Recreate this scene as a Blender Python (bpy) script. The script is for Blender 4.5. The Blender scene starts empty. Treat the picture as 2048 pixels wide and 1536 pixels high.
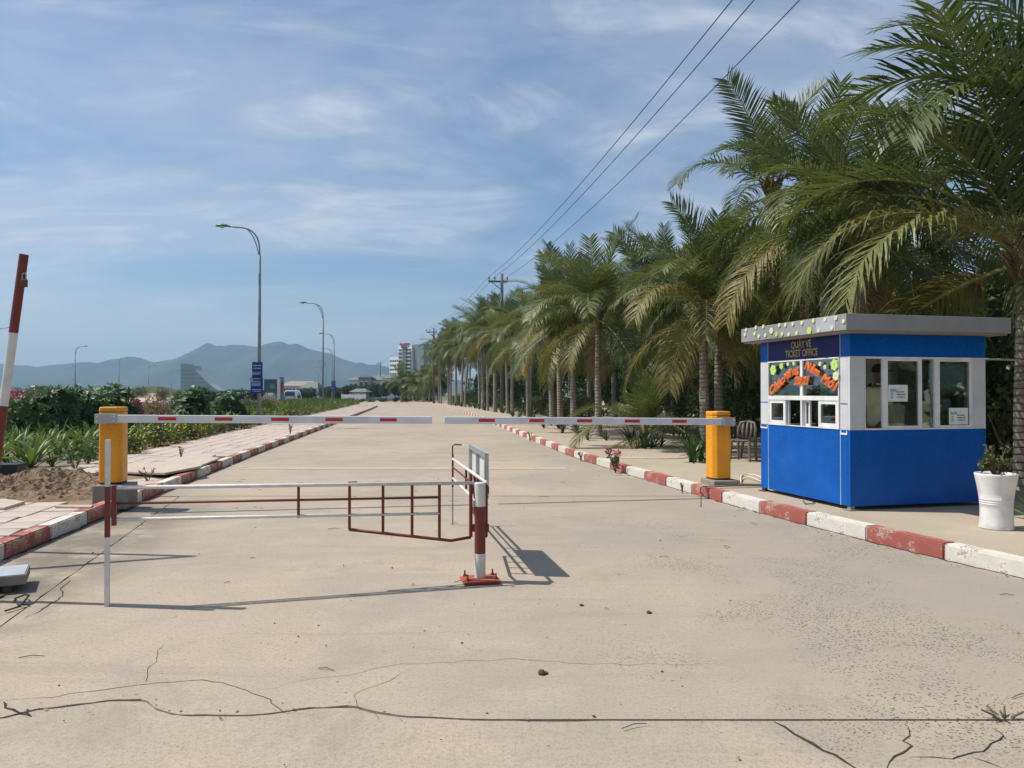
import bpy, bmesh, math, random
from mathutils import Vector, Matrix, Euler, noise
R = math.radians
rnd = random.Random(7)
scn = bpy.context.scene
col = scn.collection

# ------------------------------------------------------------------ camera, world, sun, exposure
F, CX, CY, HZ, EYE = 1540.0, 1024.0, 768.0, 785.0, 1.6
PIT = math.atan((HZ - CY) / F)
cam = bpy.data.cameras.new('camera')
cam.sensor_width = 36; cam.lens = F / 2048 * 36
cam.clip_start = 0.05; cam.clip_end = 20000
cam_o = bpy.data.objects.new('camera', cam); col.objects.link(cam_o)
cam_o.location = (0, 0, EYE); cam_o.rotation_euler = (R(90) + PIT, 0, 0)
scn.camera = cam_o

SUN_EL = R(56.0)
SUN_DIR = Vector((-1.0, 0.13, 0)).normalized() * math.cos(SUN_EL) + Vector((0, 0, math.sin(SUN_EL)))
sun = bpy.data.lights.new('sun', 'SUN'); sun.energy = 5.0; sun.angle = R(0.55); sun.color = (1.0, 0.93, 0.82)
sun_o = bpy.data.objects.new('sun', sun); col.objects.link(sun_o)
sun_o.rotation_euler = (-SUN_DIR).to_track_quat('-Z', 'Y').to_euler()
sun_o.location = (-20, 0, 30)

world = bpy.data.worlds.new('World'); scn.world = world; world.use_nodes = True
wn, wl = world.node_tree.nodes, world.node_tree.links
wn.clear()
def wnode(t, **kw):
    n = wn.new(t)
    for k, v in kw.items(): setattr(n, k, v)
    return n
def wmath(op, a, b=None, clamp=False):
    n = wnode('ShaderNodeMath', operation=op, use_clamp=clamp)
    for i, v in enumerate((a, b)):
        if v is None: continue
        if isinstance(v, (int, float)): n.inputs[i].default_value = v
        else: wl.new(v, n.inputs[i])
    return n.outputs[0]
sky = wnode('ShaderNodeTexSky', sky_type='NISHITA', sun_disc=False, sun_elevation=SUN_EL,
            sun_rotation=math.atan2(SUN_DIR.x, SUN_DIR.y), altitude=0, air_density=1.0, dust_density=1.0, ozone_density=3.0)
bg = wnode('ShaderNodeBackground'); bg.inputs['Strength'].default_value = 0.112
out = wnode('ShaderNodeOutputWorld')
tc = wnode('ShaderNodeTexCoord')
sep = wnode('ShaderNodeSeparateXYZ'); wl.new(tc.outputs['Generated'], sep.inputs[0])
zc = wmath('MAXIMUM', sep.outputs['Z'], 0.0)
den = wmath('ADD', zc, 0.16)
cmb = wnode('ShaderNodeCombineXYZ')
wl.new(wmath('DIVIDE', sep.outputs['X'], den), cmb.inputs[0]); wl.new(wmath('DIVIDE', sep.outputs['Y'], den), cmb.inputs[1])
mp = wnode('ShaderNodeMapping'); mp.inputs['Rotation'].default_value = (0, 0, R(-38)); mp.inputs['Scale'].default_value = (0.62, 1.05, 1)
mp.inputs['Location'].default_value = (0.35, 0.2, 0)
wl.new(cmb.outputs[0], mp.inputs[0])
def cloud(scale, detail, rough, lo, hi, dist=0.0):
    n = wnode('ShaderNodeTexNoise'); n.inputs['Scale'].default_value = scale; n.inputs['Detail'].default_value = detail
    n.inputs['Roughness'].default_value = rough; n.inputs['Distortion'].default_value = dist
    wl.new(mp.outputs[0], n.inputs['Vector'])
    r = wnode('ShaderNodeMapRange', interpolation_type='SMOOTHSTEP')
    r.inputs['From Min'].default_value = lo; r.inputs['From Max'].default_value = hi
    wl.new(n.outputs['Fac'], r.inputs['Value'])
    return r.outputs[0]
veil = cloud(1.15, 6, 0.58, 0.30, 0.66, 0.7)
wisp = cloud(2.0, 9, 0.62, 0.42, 0.76, 2.0)
cov = wmath('MULTIPLY', veil, wmath('ADD', wmath('MULTIPLY', wisp, 0.72), 0.46), True)
mixc = wnode('ShaderNodeMix', data_type='RGBA')
hs = wnode('ShaderNodeHueSaturation'); hs.inputs['Saturation'].default_value = 1.12; wl.new(sky.outputs[0], hs.inputs['Color'])
wl.new(cov, mixc.inputs[0]); wl.new(hs.outputs[0], mixc.inputs[6]); mixc.inputs[7].default_value = (5.6, 6.15, 7.1, 1)
wl.new(mixc.outputs[2], bg.inputs['Color']); wl.new(bg.outputs[0], out.inputs['Surface'])

vs = scn.view_settings
vs.view_transform = 'Standard'; vs.look = 'None'; vs.gamma = 1; vs.use_curve_mapping = False; vs.exposure = 0.0
scn.cycles.use_denoising = True
scn.cycles.max_bounces = 6; scn.cycles.diffuse_bounces = 3; scn.cycles.glossy_bounces = 3
scn.cycles.transmission_bounces = 4; scn.cycles.transparent_max_bounces = 12; scn.cycles.volume_bounces = 0
scn.cycles.caustics_reflective = False; scn.cycles.caustics_refractive = False
scn.cycles.sample_clamp_indirect = 4

# ------------------------------------------------------------------ photo measurements -> places in the world
def ray(px, py):
    x = (px - CX) / F; y = -(py - CY) / F
    c, s = math.cos(PIT), math.sin(PIT)
    return Vector((x, c - y * s, s + y * c))
CAM = Vector((0, 0, EYE))
def G(px, py, z=0.0):
    d = ray(px, py); return CAM + d * ((z - EYE) / d.z)
def AT(px, py, D):
    d = ray(px, py); return CAM + d * (D / d.y)
def lerp(a, b, t): return a + (b - a) * t
def interp(pts, s):
    if s <= pts[0][0]: a, b = pts[0], pts[1]
    elif s >= pts[-1][0]: a, b = pts[-2], pts[-1]
    else:
        for a, b in zip(pts, pts[1:]):
            if a[0] <= s <= b[0]: break
    return a[1] + (b[1] - a[1]) * (s - a[0]) / (b[0] - a[0])
def smooth(pts, n=3):
    fine = [(pts[0][0] + (pts[-1][0] - pts[0][0]) * i / 400, 0) for i in range(401)]
    ys = [interp(pts, s) for s, _ in fine]
    for _ in range(n * 8):
        ys = [ys[0]] + [(ys[i - 1] + ys[i] * 2 + ys[i + 1]) / 4 for i in range(1, 400)] + [ys[-1]]
    return [(s, y) for (s, _), y in zip(fine, ys)]
LK = smooth([(-8, -2.4), (3, -4.15), (7.31, -4.86), (10.67, -5.36), (14, -5.8), (20, -6.65), (40, -9.1), (70, -12.9), (90, -15.6)])
RK = smooth([(-8, 9.6), (3, 5.95), (5, 4.95), (6.66, 4.38), (8.35, 3.78), (10.27, 3.27), (11.9, 2.9), (14.5, 2.36), (19.1, 1.5), (37.9, -.84), (52, -2.5), (75, -6.2), (98, -10.9), (125, -16.8), (150, -23)])
def fast(tab, D):
    s0, s1 = tab[0][0], tab[-1][0]; u = (D - s0) / (s1 - s0) * (len(tab) - 1)
    i = max(0, min(len(tab) - 2, int(u))); return tab[i][1] + (tab[i + 1][1] - tab[i][1]) * (u - i)
lk = lambda D: fast(LK, D)
rk = lambda D: fast(RK, D)

# ------------------------------------------------------------------ helpers
def tag(o, label=None, cat=None, group=None, kind=None):
    if label: o['label'] = label
    if cat: o['category'] = cat
    if group: o['group'] = group
    if kind: o['kind'] = kind
    return o
def empty(name, loc=(0, 0, 0), rz=0.0, label=None, cat=None, group=None, kind=None):
    o = bpy.data.objects.new(name, None); col.objects.link(o)
    o.location = loc; o.rotation_euler = (0, 0, rz); o.empty_display_size = .2
    return tag(o, label, cat, group, kind)
def put(name, mesh, parent=None, loc=(0, 0, 0), rot=(0, 0, 0), scale=(1, 1, 1)):
    o = bpy.data.objects.new(name, mesh); col.objects.link(o)
    o.location = loc; o.rotation_euler = rot; o.scale = scale
    if parent is not None: o.parent = parent
    return o
def copy_tree(o, parent=None):
    c = o.copy(); col.objects.link(c)
    if parent is not None: c.parent = parent
    for ch in list(o.children): copy_tree(ch, c)
    return c

class MB:
    def __init__(s): s.v = []; s.f = []; s.m = []
    def add(s, vs, fs, mi=0):
        n = len(s.v); s.v.extend([tuple(v) for v in vs])
        for f in fs: s.f.append(tuple(i + n for i in f)); s.m.append(mi)
    def box(s, c, size, M=None, mi=0):
        x, y, z = size[0] / 2, size[1] / 2, size[2] / 2
        vs = [Vector((a * x, b * y, d * z)) for d in (-1, 1) for b in (-1, 1) for a in (-1, 1)]
        c = Vector(c)
        vs = [(M @ v if M else v) + c for v in vs]
        s.add(vs, [(0, 2, 3, 1), (4, 5, 7, 6), (0, 1, 5, 4), (2, 6, 7, 3), (0, 4, 6, 2), (1, 3, 7, 5)], mi)
        return s
    def bx(s, x0, x1, y0, y1, z0, z1, mi=0):
        return s.box(((x0 + x1) / 2, (y0 + y1) / 2, (z0 + z1) / 2), (x1 - x0, y1 - y0, z1 - z0), None, mi)
    def tube(s, pts, rad, n=8, mi=0, cap=True):
        pts = [Vector(p) for p in pts]
        if not isinstance(rad, (list, tuple)): rad = [rad] * len(pts)
        rings = []; up = None
        for i, p in enumerate(pts):
            t = (pts[min(i + 1, len(pts) - 1)] - pts[max(i - 1, 0)]).normalized()
            if up is None:
                up = Vector((0, 0, 1)) if abs(t.z) < .9 else Vector((1, 0, 0))
            a = (up - t * up.dot(t)).normalized(); up = a; b = t.cross(a)
            rings.append([p + (a * math.cos(2 * math.pi * k / n) + b * math.sin(2 * math.pi * k / n)) * rad[i] for k in range(n)])
        vs = [v for r in rings for v in r]
        fs = [(i * n + k, i * n + (k + 1) % n, (i + 1) * n + (k + 1) % n, (i + 1) * n + k) for i in range(len(pts) - 1) for k in range(n)]
        if cap: fs += [tuple(range(n))[::-1], tuple((len(pts) - 1) * n + k for k in range(n))]
        s.add(vs, fs, mi); return s
    def bar(s, a, b, w, h=None, mi=0):
        a, b = Vector(a), Vector(b); h = h or w; t = (b - a); L = t.length; t.normalize()
        up = Vector((0, 0, 1)) if abs(t.z) < .95 else Vector((1, 0, 0))
        x = t.cross(up).normalized(); y = x.cross(t)
        M = Matrix((x, t, y)).transposed()
        return s.box((a + b) / 2, (w, L, h), M, mi)
    def prism(s, poly, z0, z1, mi=0):
        n = len(poly)
        vs = [(x, y, z0) for x, y in poly] + [(x, y, z1) for x, y in poly]
        s.add(vs, [tuple(range(n))[::-1], tuple(range(n, 2 * n))] + [(i, (i + 1) % n, n + (i + 1) % n, n + i) for i in range(n)], mi); return s
    def lathe(s, prof, n=24, mi=0, c=(0, 0, 0)):
        vs = [(c[0] + r * math.cos(2 * math.pi * k / n), c[1] + r * math.sin(2 * math.pi * k / n), c[2] + z) for r, z in prof for k in range(n)]
        fs = [(i * n + k, i * n + (k + 1) % n, (i + 1) * n + (k + 1) % n, (i + 1) * n + k) for i in range(len(prof) - 1) for k in range(n)]
        s.add(vs, fs, mi); return s
    def mesh(s, name, mats, smooth=False):
        me = bpy.data.meshes.new(name); me.from_pydata(s.v, [], s.f)
        for m in (mats if isinstance(mats, (list, tuple)) else [mats]): me.materials.append(m)
        if any(s.m): me.polygons.foreach_set('material_index', s.m)
        if smooth: me.polygons.foreach_set('use_smooth', [True] * len(me.polygons))
        me.update(); return me
    def build(s, name, mats, parent=None, bevel=0, smooth=False, **kw):
        o = put(name, s.mesh(name, mats, smooth), parent, **kw)
        if bevel:
            b = o.modifiers.new('bevel', 'BEVEL'); b.width = bevel; b.segments = 2; b.limit_method = 'ANGLE'; b.angle_limit = R(40)
        return o

# ------------------------------------------------------------------ materials
class NT:
    def __init__(s, name):
        s.mat = bpy.data.materials.new(name); s.mat.use_nodes = True
        s.n = s.mat.node_tree.nodes; s.l = s.mat.node_tree.links; s.n.clear()
        s.out = s.n.new('ShaderNodeOutputMaterial')
    def node(s, t, ins=None, **kw):
        n = s.n.new(t)
        for k, v in kw.items(): setattr(n, k, v)
        for k, v in (ins or {}).items(): s.set(n.inputs[k], v)
        return n
    def set(s, sock, v):
        if isinstance(v, bpy.types.NodeSocket): s.l.new(v, sock)
        elif v is not None:
            if sock.type == 'RGBA' and len(v) == 3: v = (*v, 1)
            sock.default_value = v
    def noise(s, scale, detail=4, rough=.55, vec=None, dist=0):
        n = s.node('ShaderNodeTexNoise', {'Scale': scale, 'Detail': detail, 'Roughness': rough, 'Distortion': dist})
        if vec is not None: s.l.new(vec, n.inputs['Vector'])
        return n.outputs['Fac']
    def vor(s, scale, vec=None, feature='F1', rnd_=1.0, o='Distance'):
        n = s.node('ShaderNodeTexVoronoi', {'Scale': scale, 'Randomness': rnd_}, feature=feature)
        if vec is not None: s.l.new(vec, n.inputs['Vector'])
        return n.outputs[o]
    def ramp(s, v, lo, hi, a=0.0, b=1.0):
        n = s.node('ShaderNodeMapRange', {'Value': v, 'From Min': lo, 'From Max': hi, 'To Min': a, 'To Max': b}, interpolation_type='SMOOTHSTEP')
        return n.outputs[0]
    def math(s, op, a, b=None, clamp=False):
        n = s.node('ShaderNodeMath', operation=op, use_clamp=clamp)
        s.set(n.inputs[0], a)
        if b is not None: s.set(n.inputs[1], b)
        return n.outputs[0]
    def mix(s, f, a, b, mode='MIX'):
        n = s.node('ShaderNodeMix', data_type='RGBA', blend_type=mode)
        s.set(n.inputs[0], f); s.set(n.inputs[6], a); s.set(n.inputs[7], b)
        return n.outputs[2]
    def obj(s): return s.node('ShaderNodeTexCoord').outputs['Object']
    def pos(s): return s.node('ShaderNodeNewGeometry').outputs['Position']
    def rand(s): return s.node('ShaderNodeObjectInfo').outputs['Random']
    def bump(s, h, strength=.3, dist=.01):
        return s.node('ShaderNodeBump', {'Height': h, 'Strength': strength, 'Distance': dist}).outputs[0]
    def pbr(s, color, rough=.6, spec=.5, metal=0.0, normal=None, **kw):
        p = s.node('ShaderNodeBsdfPrincipled', {'Base Color': color, 'Roughness': rough, 'Specular IOR Level': spec, 'Metallic': metal})
        if normal is not None: s.l.new(normal, p.inputs['Normal'])
        for k, v in kw.items(): s.set(p.inputs[k], v)
        s.l.new(p.outputs[0], s.out.inputs['Surface']); return p
MATS = {}
def paint(name, c, rough=.5, wear=.12, wear_c=None, spec=.45, metal=0.0, scale=6, bump=.15, rand=0.0, thr=.56):
    if name in MATS: return MATS[name]
    t = NT(name); o = t.obj()
    n1 = t.noise(scale, 6, .62, o); n2 = t.noise(scale * 9, 3, .6, o)
    base = t.mix(t.ramp(n1, .3, .72, 0, 1), tuple(x * .86 for x in c), tuple(min(1, x * 1.1) for x in c))
    if rand: base = t.mix(t.math('MULTIPLY', t.rand(), rand), base, tuple(x * .45 for x in c))
    if wear: base = t.mix(t.math('MULTIPLY', t.ramp(t.math('ADD', t.math('MULTIPLY', n1, .6), t.math('MULTIPLY', n2, .4)), thr, thr + .10), wear * 3, True), base, wear_c or tuple(x * .5 + .04 for x in c))
    t.pbr(base, t.ramp(n2, .2, .8, max(0.02, rough - .1), min(1, rough + .12)), spec, metal, t.bump(n2, bump, .004))
    MATS[name] = t.mat; return t.mat
def leafmat(name, c1, c2, c3=None, trans=.3, rough=.42, spec=.4, zs=1.5):
    if name in MATS: return MATS[name]
    t = NT(name); p = t.pos()
    n1 = t.noise(zs, 3, .6, p); n2 = t.noise(zs * 14, 2, .5, p)
    f = t.math('ADD', t.math('MULTIPLY', t.rand(), .45), t.math('ADD', t.math('MULTIPLY', n1, .5), t.math('MULTIPLY', t.math('SUBTRACT', n2, .5), .5)), True)
    base = t.mix(t.ramp(f, .2, .85), c1, c2)
    if c3: base = t.mix(t.ramp(t.math('MULTIPLY', n2, t.ramp(t.rand(), .3, 1, .5, 1.15)), .55, .75), base, c3)
    pb = t.node('ShaderNodeBsdfPrincipled', {'Base Color': base, 'Roughness': rough, 'Specular IOR Level': spec})
    tr = t.node('ShaderNodeBsdfTranslucent', {'Color': t.mix(.5, base, (c2[0] * 1.35, c2[1] * 1.5, c2[2] * .8))})
    mx = t.node('ShaderNodeMixShader', {0: trans}); t.l.new(pb.outputs[0], mx.inputs[1]); t.l.new(tr.outputs[0], mx.inputs[2])
    t.l.new(mx.outputs[0], t.out.inputs['Surface']); MATS[name] = t.mat; return t.mat

def concrete_road():
    t = NT('road_concrete'); p = t.pos()
    big = t.noise(.33, 5, .6, p, .4); mid = t.noise(1.9, 7, .65, p); fine = t.noise(38, 5, .7, p); grit = t.noise(170, 2, .6, p)
    st = t.node('ShaderNodeMapping', {'Scale': (.35, 2.6, 1), 'Rotation': (0, 0, R(-9))}); t.l.new(p, st.inputs[0])
    streak = t.noise(1.0, 6, .65, st.outputs[0], .5)
    b = t.mix(t.ramp(big, .34, .66), (.455, .372, .282), (.335, .298, .247))
    b = t.mix(t.ramp(mid, .46, .70, 0, .6), b, (.485, .40, .305))
    b = t.mix(t.ramp(streak, .50, .70, 0, .6), b, (.30, .262, .215))
    blot = t.noise(.85, 8, .7, p, .8)
    b = t.mix(t.ramp(blot, .53, .64, 0, .55), b, (.285, .255, .215))
    b = t.mix(t.ramp(t.noise(2.7, 9, .75, p, 1.2), .58, .66, 0, .38), b, (.27, .238, .198))
    b = t.mix(t.ramp(fine, .45, .64, 0, .52), b, (.262, .23, .19))
    b = t.mix(t.ramp(t.noise(75, 3, .7, p), .54, .66, 0, .55), b, (.18, .158, .132))
    b = t.mix(t.ramp(grit, .50, .64, 0, .5), b, (.56, .49, .40))
    # pale transverse wash strip and a grey band across the slab joint
    sx = t.node('ShaderNodeSeparateXYZ'); t.l.new(p, sx.inputs[0])
    aged = t.math('MULTIPLY', t.ramp(t.math('ADD', sx.outputs[0], t.math('MULTIPLY', t.math('SUBTRACT', big, .5), 5.0)), -.6, 2.6), t.ramp(sx.outputs[1], 3.6, 4.4))
    b = t.mix(t.math('MULTIPLY', aged, .62), b, (.305, .276, .238))
    # pitted, gravelly patch on the right half of the near slab
    pv = t.node('ShaderNodeMapping', {'Scale': (1, 1, 1), 'Rotation': (0, 0, R(35))}); t.l.new(p, pv.inputs[0])
    pit = t.vor(46, pv.outputs[0])
    pitm = t.math('MULTIPLY', t.ramp(pit, .22, .36, 1, 0), t.ramp(t.noise(.6, 5, .7, p, .3), .44, .60))
    side = t.math('MULTIPLY', t.ramp(sx.outputs[0], -.2, 1.6), t.ramp(sx.outputs[1], 11.5, 8.5))
    pitm = t.math('MULTIPLY', pitm, t.math('MULTIPLY', side, .95), True)
    b = t.mix(pitm, b, (.085, .075, .068))
    pit2 = t.math('MULTIPLY', t.ramp(t.vor(9, p), .06, .1, 1, 0), t.ramp(t.noise(1.3, 2, .5, p), .4, .6))
    b = t.mix(t.math('MULTIPLY', pit2, .75), b, (.1, .085, .07))
    # dirt gathered along the left gutter
    gut = t.math('ADD', sx.outputs[0], t.math('MULTIPLY', sx.outputs[1], .165))
    dirt = t.math('MULTIPLY', t.ramp(gut, -2.95, -2.0, 1, 0), t.ramp(t.noise(1.5, 7, .7, p), .33, .58))
    dirt = t.math('MULTIPLY', dirt, t.ramp(sx.outputs[1], 13, 9.5))
    b = t.mix(t.math('MULTIPLY', dirt, .8), b, (.17, .15, .125))
    h = t.math('ADD', t.math('MULTIPLY', fine, .6), t.math('SUBTRACT', t.math('MULTIPLY', grit, .5), t.math('MULTIPLY', pitm, .8)))
    t.pbr(b, .9, .2, 0, t.bump(h, .30, .005)); return t.mat
def sandy(name, c1, c2, c3, sc=1.0, bump=.6):
    t = NT(name); p = t.pos()
    n1 = t.noise(.5 * sc, 6, .62, p); n2 = t.noise(4 * sc, 6, .65, p); n3 = t.noise(60 * sc, 3, .6, p)
    b = t.mix(t.ramp(n1, .35, .68), c1, c2)
    b = t.mix(t.ramp(n2, .48, .72, 0, .7), b, c3)
    b = t.mix(t.ramp(n3, .55, .75, 0, .4), b, tuple(x * .5 for x in c1))
    t.pbr(b, .95, .15, 0, t.bump(t.math('ADD', n2, t.math('MULTIPLY', n3, .5)), bump, .02)); return t.mat

M_road = concrete_road()
M_joint = sandy('joint_dirt', (.10, .085, .068), (.14, .12, .095), (.06, .052, .042))
M_crack = sandy('crack_dirt', (.045, .038, .032), (.07, .06, .05), (.03, .026, .022), 3, .3)
M_pave = sandy('side_concrete', (.44, .375, .29), (.36, .315, .25), (.50, .42, .32), .9, .4)
M_sand = sandy('sand', (.29, .215, .145), (.20, .145, .10), (.38, .29, .20), 2.0, .8)
M_soil = sandy('bed_soil', (.22, .185, .15), (.30, .255, .205), (.15, .125, .10), 1.5, .8)
M_earth = sandy('earth', (.15, .155, .075), (.11, .13, .055), (.26, .235, .16), .3, .4)
M_asph = sandy('asphalt', (.055, .055, .056), (.07, .068, .066), (.045, .045, .045), 1, .3)
M_tile = paint('paving_tile', (.56, .475, .415), .85, .10, (.36, .30, .25), .2, 0, 3, .3, .22)
M_slab = paint('slab_stone', (.50, .43, .36), .85, .15, (.3, .25, .2), .2, 0, 4, .3)
M_kred = paint('kerb_red_paint', (.41, .125, .10), .75, .5, (.43, .34, .285), .3, 0, 4.5, .35, .2, .515)
M_kwhite = paint('kerb_white_paint', (.70, .67, .61), .75, .42, (.38, .335, .285), .3, 0, 4.5, .35, .12, .525)
M_conc = paint('grey_concrete', (.27, .245, .215), .9, .2, (.17, .15, .13), .2, 0, 5, .4)
M_orange = paint('orange_enamel', (.80, .335, .008), .32, .04, (.5, .2, .01), .5, 0, 1.5, .03)
M_arm = paint('arm_white_enamel', (.70, .71, .74), .35, .05, (.5, .5, .5), .5, 0, 3, .03)
M_red = paint('red_reflector', (.56, .025, .03), .4, .05, None, .5, 0, 5, .05)
M_gred = paint('gate_red_paint', (.165, .032, .025), .5, .18, (.12, .04, .03), .4, 0, 9, .25)
M_plred = paint('plate_red_paint', (.42, .085, .045), .6, .22, (.2, .09, .06), .4, 0, 9, .25)
M_gwhite = paint('gate_white_paint', (.66, .655, .63), .5, .18, (.42, .36, .30), .4, 0, 9, .2)
M_galv = paint('galvanised_steel', (.42, .44, .46), .42, .2, (.28, .28, .28), .5, .6, 8, .15)
M_pole = paint('lamp_pole_steel', (.27, .265, .27), .6, .12, (.2, .2, .2), .3, .0, 3, .1)
M_rust = paint('rusty_steel', (.16, .075, .045), .8, .3, (.25, .14, .08), .3, .2, 12, .3)
M_lampgreen = paint('lamp_green', (.04, .22, .09), .45, .05)
M_lens = paint('lamp_lens', (.62, .62, .58), .25, 0)
M_blue = paint('booth_blue_panel', (.002, .098, .42), .3, .10, (.02, .135, .44), .18, 0, 2.6, .02)
M_navy = paint('booth_sign_navy', (.012, .009, .11), .35, .03, None, .2)
M_white = paint('booth_white_panel', (.60, .61, .63), .35, .05, (.52, .52, .52), .45, 0, 1.6, .03)
M_frame = paint('window_frame_white', (.76, .77, .78), .35, .03, None, .45, 0, 4, .03)
M_fascia = paint('roof_fascia_grey', (.315, .318, .325), .4, .08, (.25, .25, .25), .4, .1, 1.5, .05)
M_patch = paint('fascia_patch', (.46, .48, .52), .35, .05, None, .4, .1, 3, .05)
M_gold = paint('sign_gold', (.42, .31, .10), .35, .05, None, .5, .5, 20, .05)
M_silver = paint('joint_strip_silver', (.55, .58, .64), .35, 0, None, .5, .3)
M_int = paint('booth_interior', (.74, .74, .71), .7, .05)
M_black = paint('dark_plastic', (.018, .018, .02), .5, .05)
M_letter = paint('orange_lettering', (.92, .30, .10), .6, 0)
M_letter2 = paint('deep_orange_lettering', (.72, .15, .03), .6, 0)
M_lime = paint('lime_foam', (.50, .72, .18), .7, 0)
M_cream = paint('cream_foam', (.68, .75, .46), .7, 0)
M_paper = paint('white_paper', (.74, .78, .76), .7, 0)
M_teal = paint('teal_print', (.10, .36, .46), .7, 0)
M_ink = paint('ink_print', (.06, .07, .08), .7, 0)
M_potw = paint('white_glazed_pot', (.74, .73, .73), .35, .10, (.55, .53, .5), .5, 0, 7, .1)
M_chair = paint('grey_plastic', (.15, .132, .118), .5, .1)
M_cable = paint('white_cable', (.66, .64, .6), .5, .1)
M_wire = paint('aluminium_wire', (.06, .065, .075), .55, 0, None, .4, .3)
M_upole = paint('concrete_pole', (.12, .115, .115), .85, .1)
M_bannerb = paint('banner_blue', (.012, .03, .22), .5, .05)
M_bannerl = paint('banner_light_blue', (.16, .34, .62), .5, .05)
M_bannerw = paint('banner_pale', (.50, .48, .55), .5, .05)
M_bannerr = paint('banner_red', (.35, .06, .06), .5, .05)
M_hwhite = paint('building_white', (.80, .80, .80), .7, .08)
M_hgrey = paint('building_grey', (.22, .25, .29), .6, .08)
M_hpale = paint('building_pale', (.30, .33, .34), .7, .05)
M_wind = paint('far_window', (.06, .08, .10), .2, 0, None, .6)
M_roofg = paint('roof_green', (.17, .195, .165), .7, .1)
M_rooft = paint('roof_tan', (.30, .26, .21), .7, .1)
M_roofd = paint('roof_dark', (.10, .09, .085), .7, .1)
M_teald = paint('billboard_teal', (.05, .13, .14), .5, .1)
M_carw = paint('van_white', (.68, .70, .74), .3, .04)
M_tyre = paint('tyre', (.02, .02, .02), .8, .05)
M_skin = paint('skin', (.17, .085, .055), .55, 0)
M_shirt = paint('cream_shirt', (.72, .66, .42), .8, .03)
M_dark = paint('dark_cloth', (.018, .018, .025), .85, .03)
M_bluecloth = paint('blue_cloth', (.02, .04, .35), .85, .03)
M_bark = None
def bark():
    t = NT('palm_bark'); o = t.obj()
    s = t.node('ShaderNodeSeparateXYZ'); t.l.new(o, s.inputs[0])
    wz = t.math('ADD', t.math('MULTIPLY', s.outputs[2], 1.0), t.math('MULTIPLY', t.noise(3, 3, .6, o), .10))
    band = t.math('FRACT', t.math('MULTIPLY', wz, 9.0))
    ring = t.ramp(band, .0, .28, 1, 0)
    mp_ = t.node('ShaderNodeMapping', {'Scale': (9, 9, 1.5)}); t.l.new(o, mp_.inputs[0])
    fib = t.noise(2.5, 5, .7, mp_.outputs[0]); n = t.noise(4, 5, .6, o)
    b = t.mix(t.ramp(fib, .3, .7), (.36, .32, .28), (.24, .21, .18))
    b = t.mix(t.ramp(n, .45, .7, 0, .7), b, (.42, .38, .34))
    b = t.mix(t.math('MULTIPLY', ring, .7), b, (.08, .042, .036))
    t.pbr(b, .95, .15, 0, t.bump(t.math('SUBTRACT', t.math('MULTIPLY', fib, .5), ring), .7, .03)); return t.mat
M_bark = bark()
M_fiber = paint('palm_fibre', (.16, .10, .06), .95, .3, (.07, .045, .03), .1, 0, 9, .5)
M_frond = leafmat('palm_leaf', (.048, .080, .027), (.155, .180, .050), (.28, .25, .10), .26, .44, .34, 1.6)
M_frondy = leafmat('palm_leaf_yellowing', (.12, .125, .035), (.22, .19, .06), (.34, .25, .11), .30, .5, .28, .9)
M_frondd = leafmat('palm_leaf_dry', (.22, .15, .085), (.33, .24, .14), (.12, .08, .05), .2, .7, .2, .9)
M_rach = paint('palm_midrib', (.20, .205, .065), .5, .2, (.25, .17, .07), .4, 0, 4, .1)
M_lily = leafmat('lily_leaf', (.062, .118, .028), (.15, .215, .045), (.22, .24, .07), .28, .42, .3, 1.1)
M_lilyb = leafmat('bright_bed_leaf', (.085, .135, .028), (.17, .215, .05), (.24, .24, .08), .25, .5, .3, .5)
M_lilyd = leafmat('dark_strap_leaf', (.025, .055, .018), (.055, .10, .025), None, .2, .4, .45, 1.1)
M_shrub = leafmat('shrub_leaf', (.022, .052, .017), (.065, .105, .026), (.11, .15, .04), .22, .42, .4, 1.2)
M_shrubw = leafmat('feathery_leaf', (.022, .045, .018), (.05, .08, .03), None, .2, .6, .2, 1.0)
M_frang = leafmat('glossy_bush_leaf', (.048, .105, .034), (.125, .195, .056), (.17, .23, .08), .22, .45, .3, 1.0)
M_olive = leafmat('olive_scrub_leaf', (.07, .085, .03), (.13, .13, .05), (.2, .17, .08), .2, .6, .3, .8)
M_far = leafmat('far_tree_leaf', (.03, .055, .02), (.075, .10, .03), None, .2, .6, .2, .25)
M_grassy = leafmat('low_ground_cover', (.06, .10, .025), (.14, .19, .045), (.22, .22, .09), .2, .5, .3, .6)
M_croton = leafmat('mixed_pot_leaf', (.06, .095, .03), (.12, .12, .05), (.26, .19, .14), .2, .45, .4, 6)
M_magenta = leafmat('magenta_bract', (.42, .035, .20), (.55, .08, .30), None, .35, .6, .2, 2)
M_palepink = leafmat('pale_bract', (.40, .20, .17), (.48, .32, .24), None, .35, .6, .2, 2)
M_pink = leafmat('pink_petal', (.55, .10, .22), (.62, .2, .34), None, .3, .6, .2, 4)
M_redfl = leafmat('red_petal', (.40, .03, .02), (.5, .08, .03), None, .3, .6, .2, 4)
M_yellow = leafmat('yellow_petal', (.72, .47, .02), (.8, .58, .05), None, .3, .6, .2, 4)
M_whitefl = leafmat('white_petal', (.70, .72, .60), (.78, .78, .7), None, .3, .6, .2, 4)
M_stem = paint('woody_stem', (.14, .11, .08), .9, .2)
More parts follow.
